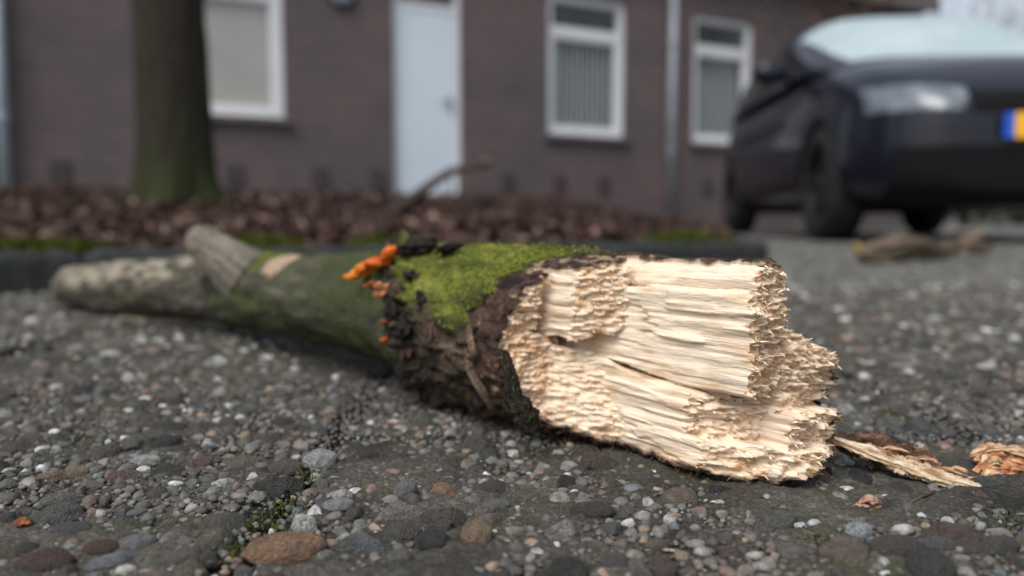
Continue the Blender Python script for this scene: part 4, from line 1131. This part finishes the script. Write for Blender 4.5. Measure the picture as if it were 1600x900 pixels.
# ---- fungi: frilled brackets on the collar
M['fungus_yellow'] = simple('yellow_orange_fungus', lin(226, 136, 34), 0.45, 0.4, var=0.3, scale=160)
M['fungus_brown'] = simple('brown_orange_fungus', lin(146, 76, 42), 0.55, 0.3, var=0.35, scale=160)
M['black_bark'] = simple('black_bark', lin(38, 32, 30), 0.9, 0.2, var=0.5, scale=250)
M['brown_bark'] = simple('brown_bark', lin(78, 62, 54), 0.9, 0.2, var=0.5, scale=250)
def bracket(px, py, w, h, mat, seed, roll=0.0):
    p, n_ = on_log(px, py); D = p[1]; w_, h_ = 0.62 * w * D / F_PX, 0.60 * h * D / F_PX
    V, F = ico(4)
    ang = np.arctan2(V[:, 1], V[:, 0])
    fr = 1 + .16 * np.sin(ang * 4 + seed) + .09 * np.sin(ang * 7 + seed * 2)
    V = V * np.stack([fr, fr, np.ones(len(V))], -1)
    V[:, 2] = V[:, 2] * .55 + .30 * np.sin(V[:, 0] * 3 + seed) * .8 + .25 * (V[:, 0] ** 2 + V[:, 1] ** 2) + .22 * vn(V[:, 0] * 4, V[:, 1] * 4, V[:, 2] * 4, seed) + .10 * vn(V[:, 0] * 10, V[:, 1] * 10, V[:, 2] * 10, seed)
    V = V * np.array([w_, max(h_, w_ * .55), h_ * .8])
    return link('fungus', mesh_np('fungus', V, F), mat, log, Vector(p - loff) + Vector(n_) * h_ * .35, (R_(-28), roll, R_(20)))
bracket(606, 409, 46, 30, M['fungus'], 1, R_(-24)); bracket(574, 428, 50, 30, M['fungus_yellow'], 2, R_(-12)); bracket(588, 418, 46, 22, M['fungus'], 9, R_(-20))
bracket(584, 450, 28, 16, M['fungus_brown'], 3); bracket(600, 446, 20, 17, M['fungus_pale'], 4); bracket(597, 466, 20, 16, M['fungus_pale'], 5)
bracket(604, 503, 15, 12, M['fungus_brown'], 6); bracket(601, 527, 13, 10, M['fungus'], 7)
# ---- black curls of bark on the collar
for (px, py, a, b_, sd_) in ((652, 394, 34, 11, 1), (705, 394, 20, 7, 2), (622, 452, 15, 15, 3), (617, 487, 13, 16, 4), (626, 515, 16, 13, 5), (633, 545, 15, 17, 6), (648, 572, 14, 12, 7), (655, 470, 10, 14, 8), (672, 520, 8, 17, 9), (640, 428, 16, 9, 10), (664, 590, 14, 10, 11)):
    p, n_ = on_log(px, py); D = p[1]
    blob('bark_curl', Vector(p - loff) + Vector(n_) * (.004 if py < 400 else .0005), (a * D / F_PX, a * D / F_PX * .55, b_ * D / F_PX), (0, R_(-14), R_(-40)), sd_, .62, M['black_bark'] if sd_ % 3 else M['brown_bark'], log, 4, 2.2)
# ---- ribbon: splinters, strips and flaps with a ridged, uneven surface
def ribbon(name, pts, wid, thk, up, cols, parent=None, n=120, m_=40, amp=0.25, seed=0, frq=8, mat='bark', base=None):
    pts = np.array([tuple(p) for p in pts]); C = catmull(pts, max(4, n // (len(pts) - 1))); n = len(C)
    wv = np.interp(np.linspace(0, 1, n), np.linspace(0, 1, len(wid)), wid); tv = np.interp(np.linspace(0, 1, n), np.linspace(0, 1, len(thk)), thk)
    t = np.gradient(C, axis=0); t /= np.linalg.norm(t, axis=1)[:, None]
    up = np.array(up, float); a = np.cross(t, up); a /= np.linalg.norm(a, axis=1)[:, None]; b_ = np.cross(a, t)
    ph = np.linspace(0, 2 * math.pi, m_, endpoint=False); l = np.linspace(0, 1, n)
    PH, LL = np.meshgrid(ph, l); cp_, sp_ = np.cos(PH), np.sin(PH)
    d = 1 + amp * fbm(cp_ * 2.2 + seed, sp_ * 2.2, LL * frq * .35, seed, 3) * 1.6 + amp * vn(cp_ * 7, sp_ * 7, LL * frq * .5, seed + 3) + amp * .5 * vn(cp_ * 12, sp_ * 12, LL * frq * .8, seed + 4) + amp * .35 * vn(cp_ * 3, sp_ * 3, LL * frq * 4, seed + 5)
    endt = np.clip(np.minimum(LL, 1 - LL) * 14, 0.12, 1) ** .5
    V = C[:, None] + a[:, None] * (np.sign(cp_) * np.abs(cp_) ** .7 * d * wv[:, None] * endt)[..., None] + b_[:, None] * (sp_ * d * tv[:, None] * endt)[..., None]
    V = V.reshape(-1, 3); org = np.array(base if base is not None else pts.mean(0)); 
    cc = np.array(cols); kk = np.clip((fbm(cp_ * 4.5, sp_ * 4.5, LL * frq * .3, seed + 8, 4).ravel() * 1.1 + .5) * (len(cc) - 1), 0, len(cc) - 1.001)
    i = kk.astype(int); f = (kk - i)[:, None]; col_ = cc[i] * (1 - f) + cc[i + 1] * f
    q = grid_quads(n, m_, True)
    me = mesh_np(name, V - org, [q, np.arange(m_)[None, ::-1], (np.arange(m_) + (n - 1) * m_)[None, :]], True, col_)
    bm = bmesh.new(); bm.from_mesh(me); bmesh.ops.recalc_face_normals(bm, faces=bm.faces); bm.to_mesh(me); bm.free()
    return link(name, me, M[mat], parent, tuple(org) if parent is None else tuple(org - loff))
DARKB = [lin(24, 21, 20), lin(40, 34, 31), lin(62, 52, 46)]
fl = ribbon('bark_flap', [at(788, 548, .343), at(797, 585, .338), at(804, 622, .334), at(818, 652, .330), at(834, 688, .326)], [.0014, .0022, .0026, .0036, .0042, .002], [.0012, .002, .0024, .0034, .004, .002], (0, -1, .2), DARKB, log, 140, 60, .42, 3, 26)
fv = np.array([v.co[:] for v in fl.data.vertices]) + np.array(fl.location); sel = rng.choice(len(fv), 1800); low_m = rng.random(1800) < np.interp(sel / len(fv), [0, .25, .5, 1], [.15, .35, .4, .9]); sel = sel[low_m]
tufts(fv[sel], np.tile([-.3, -.8, .3], (len(sel), 1)), 0.0005, 0.0013, .8, [lin(58, 72, 28), lin(40, 48, 24), lin(84, 98, 40)], 'flap_moss', M['moss'], log, .2)
# pale strips of inner bark peeling beside the break
PALE = [lin(60, 50, 44), lin(116, 98, 82), lin(168, 146, 122)]
for k_, pth in enumerate(([(738, 500), (748, 560), (775, 610), (800, 640)], [(752, 488), (764, 545), (786, 590)], [(728, 520), (735, 580), (762, 628), (792, 655)])):
    pp = []
    for (px, py) in pth:
        p, n_ = on_log(px, py); pp.append(p + n_ * .0012)
    ribbon('bark_strip', pp, [.001, .0020, .0018, .0008], [.0007, .0010, .0008, .0005], (0, -1, .2), PALE if k_ != 1 else DARKB, log, 90, 20, .3, 20 + k_, 14)
# broken-off side branch
p, n_ = on_log(372, 420); p2 = at(312, 374, p[1] + .02)
st_d = Vector(p2) - Vector(p)
pin = Vector(p) - Vector(n_) * .016
stub = ribbon('branch_stub', [pin - st_d * .15, pin * .55 + Vector(p2) * .45, pin * .2 + Vector(p2) * .8, Vector(p2), Vector(p2) + st_d * .10], [.025, .0185, .0140, .0135, .007], [.025, .0185, .0140, .0135, .007], (0, 0, 1.0), [lin(92, 86, 76), lin(124, 118, 106), lin(150, 144, 132)], log, 120, 60, .06, 40, 10)

# ================================================================ LOOSE BITS ON THE PAVING
TAN = [lin(92, 62, 48), lin(150, 112, 84), lin(200, 164, 126), lin(226, 202, 168)]
sp = tag(empty('wood_splinter', at(1440, 742, .30)), 'long peeled wood splinter lying just beyond the log tip', 'splinter')
def under(root, o):
    l = o.location.copy() + Vector(loff) * 0; o.parent = root; o.location = l - root.location; return o
under(sp, ribbon('pale_face', [at(1300, 688, .314), at(1380, 716, .306), at(1450, 742, .300), at(1555, 774, .293)], [.0012, .0026, .0030, .0020], [.0007, .0011, .0011, .0008], (0, -.75, .6), [lin(84, 58, 46), lin(160, 126, 96), lin(206, 184, 154), lin(226, 212, 188)], None, 200, 48, .50, 5, 22, 'wood'))
under(sp, ribbon('torn_bark', [at(1308, 694, .320), at(1385, 708, .316), at(1450, 732, .310), at(1530, 764, .300)], [.003, .0065, .0062, .002], [.0020, .0042, .0034, .001], (0, -.3, .9), [lin(52, 38, 33), lin(98, 72, 58), lin(142, 110, 88)], None, 160, 60, .55, 6, 30))
for j in range(11):
    x0 = 1345 + j * 18; y0 = 704 + j * 5.5; under(sp, ribbon('shred', [at(x0, y0 - 4, .312 - j * .001), at(x0 + 22, y0 + 5 - (j % 3) * 7, .309 - j * .001), at(x0 + 40 + (j % 4) * 6, y0 + 18 - (j % 3) * 10, .306 - j * .001)], [.0007, .0012, .0005], [.0005, .0007, .0004], (0, -.4, .9), TAN, None, 40, 14, .4, 60 + j, 10, 'wood'))
def loose(name, label, cat, parts, group=None):
    root = tag(empty(name, parts[0].location.copy()), label, cat, group)
    for q in parts: under(root, q)
    return root
RED = [lin(96, 54, 38), lin(150, 92, 62), lin(196, 138, 98), lin(222, 180, 140)]
parts = []
for j in range(9):
    y0 = 712 + j * 6.5; parts.append(ribbon('shred', [at(1530 + (j * 7) % 22, y0 + 8, .316 - j * .002), at(1565 + (j * 5) % 13, y0 - 4 + (j % 3) * 4, .316 - j * .002), at(1600, y0 + (j % 4) * 5, .318 - j * .002), at(1640, y0 + 6, .32 - j * .002)], [.0012, .0032, .0034, .002], [.0008, .0016, .0016, .001], (0, -.4, .9), RED if j % 3 else TAN, None, 70, 24, .5, 80 + j, 16, 'wood'))
loose('shredded_wood', 'tangle of reddish shredded wood beyond the splinter', 'wood', parts)
parts = [ribbon('shred', [at(1344 + j * 6, 806 - j * 5, .272), at(1366 + j * 4, 800 - j * 5 + (j % 2) * 6, .272), at(1402 - j * 3, 803 - j * 3, .273)], [.0006, .0018, .0006], [.0005, .0010, .0004], (0, -.4, .9), [lin(80, 54, 46), lin(150, 112, 92), lin(200, 176, 152)], None, 50, 18, .45, 100 + j, 12, 'wood') for j in range(3)]
loose('wood_chip', 'small ragged brown wood chip lying in front of the splinter', 'chip', parts)
parts = [ribbon('shred', [at(1312 + j * 5, 868 + j * 6, .247), at(1320 + j * 4, 878 + j * 3, .245), at(1326, 892, .240)], [.0006, .0012, .0005], [.0004, .0008, .0004], (0, -.4, .9), TAN, None, 40, 14, .45, 120 + j, 10, 'wood') for j in range(2)]
loose('wood_chip', 'tiny tan wood crumb beside the broad grey-brown pebble', 'chip', parts)
o = ribbon('bark_sliver', [at(588, 664, .392), at(625, 672, .388), at(655, 676, .386), at(686, 682, .384)], [.001, .003, .0028, .001], [.0006, .001, .001, .0005], (0, 0, 1), [lin(70, 42, 34), lin(120, 74, 56), lin(150, 104, 80)], None, 70, 20, .25, 7, 8)
tag(o, 'thin reddish bark sliver on the paving beside the log', 'bark')
o = ribbon('bark_plate', [at(178, 498, .83), at(240, 500, .82), at(320, 508, .78), at(392, 524, .71)], [.010, .022, .020, .006], [.003, .005, .005, .002], (0, 0, 1), [lin(96, 92, 72), lin(134, 128, 104), lin(168, 160, 134)], None, 120, 40, .22, 9, 10)
tag(o, 'flat pale bark plate lying under the thin end of the log', 'bark')
o = ribbon('dark_leaf', [at(1118, 768, .292), at(1150, 790, .284), at(1185, 812, .272), at(1205, 835, .262)], [.002, .008, .007, .001], [.0006, .0008, .0007, .0005], (.2, -.5, .9), [lin(40, 38, 44), lin(54, 52, 60), lin(34, 32, 36)], None, 80, 24, .2, 11, 6)
tag(o, 'dark wet leaf scrap tucked under the broken tip of the log', 'leaf')
o = ribbon('twig', [at(1398, 812, .272), at(1432, 796, .276), at(1478, 776, .284)], [.0006, .0008, .0006], [.0006, .0008, .0006], (0, 0, 1), [lin(70, 60, 52), lin(104, 90, 76)], None, 40, 12, .2, 12, 6)
tag(o, 'short thin brown twig in front of the wood splinter', 'twig')
o = ribbon('straw', [at(1014, 875, .2365), at(1036, 873, .2372), at(1064, 875, .2365)], [.0004, .0005, .0004], [.0004, .0005, .0004], (0, 0, 1), [lin(150, 140, 116), lin(176, 164, 138)], None, 30, 10, .1, 13, 4)
tag(o, 'pale dry straw lying flat among pebbles below the log tip', 'straw')
o = ribbon('dry_leaf', [at(0, 832, .254), at(12, 826, .256), at(28, 830, .255)], [.001, .003, .0006], [.0005, .0008, .0004], (0, -.2, 1), [lin(110, 66, 44), lin(150, 96, 66)], None, 40, 16, .25, 14, 5)
tag(o, 'curled brown leaf scrap among the pebbles away from the log', 'leaf')
# mossy branch lying by the car
bs = tag(empty('mossy_branch', at(1440, 405, 1.95)), 'short crooked mossy branch lying on the paving in front of the car', 'branch')
under(bs, ribbon('stick', [at(1340, 398, 1.9), at(1372, 396, 1.9), at(1420, 386, 1.92), at(1470, 392, 1.95), at(1510, 384, 1.98), at(1552, 392, 2.0)], [.018, .026, .024, .020, .016, .008], [.018, .026, .024, .020, .016, .008], (0, 0, 1), [lin(58, 56, 40), lin(98, 88, 74), lin(150, 130, 116)], None, 140, 40, .34, 15, 12))
under(bs, ribbon('side_shoot', [at(1490, 385, 1.97), at(1515, 374, 1.98), at(1538, 362, 1.99)], [.013, .010, .006], [.013, .010, .006], (0, 0, 1), [lin(104, 90, 78), lin(150, 128, 112)], None, 50, 20, .15, 16, 5))
under(bs, ribbon('broken_tip', [at(1334, 380, 1.9), at(1342, 392, 1.9), at(1350, 402, 1.9)], [.007, .012, .008], [.006, .008, .006], (0, 0, 1), [lin(150, 128, 70), lin(172, 150, 98)], None, 30, 16, .2, 17, 5))
o = ribbon('grey_stick', [at(1478, 362, 3.3), at(1510, 362, 3.4), at(1566, 366, 3.5)], [.012, .014, .008], [.012, .014, .008], (0, 0, 1), [lin(110, 108, 104), lin(150, 148, 144)], None, 50, 20, .15, 18, 5)
tag(o, 'thin grey stick lying under the front bumper of the car', 'stick')
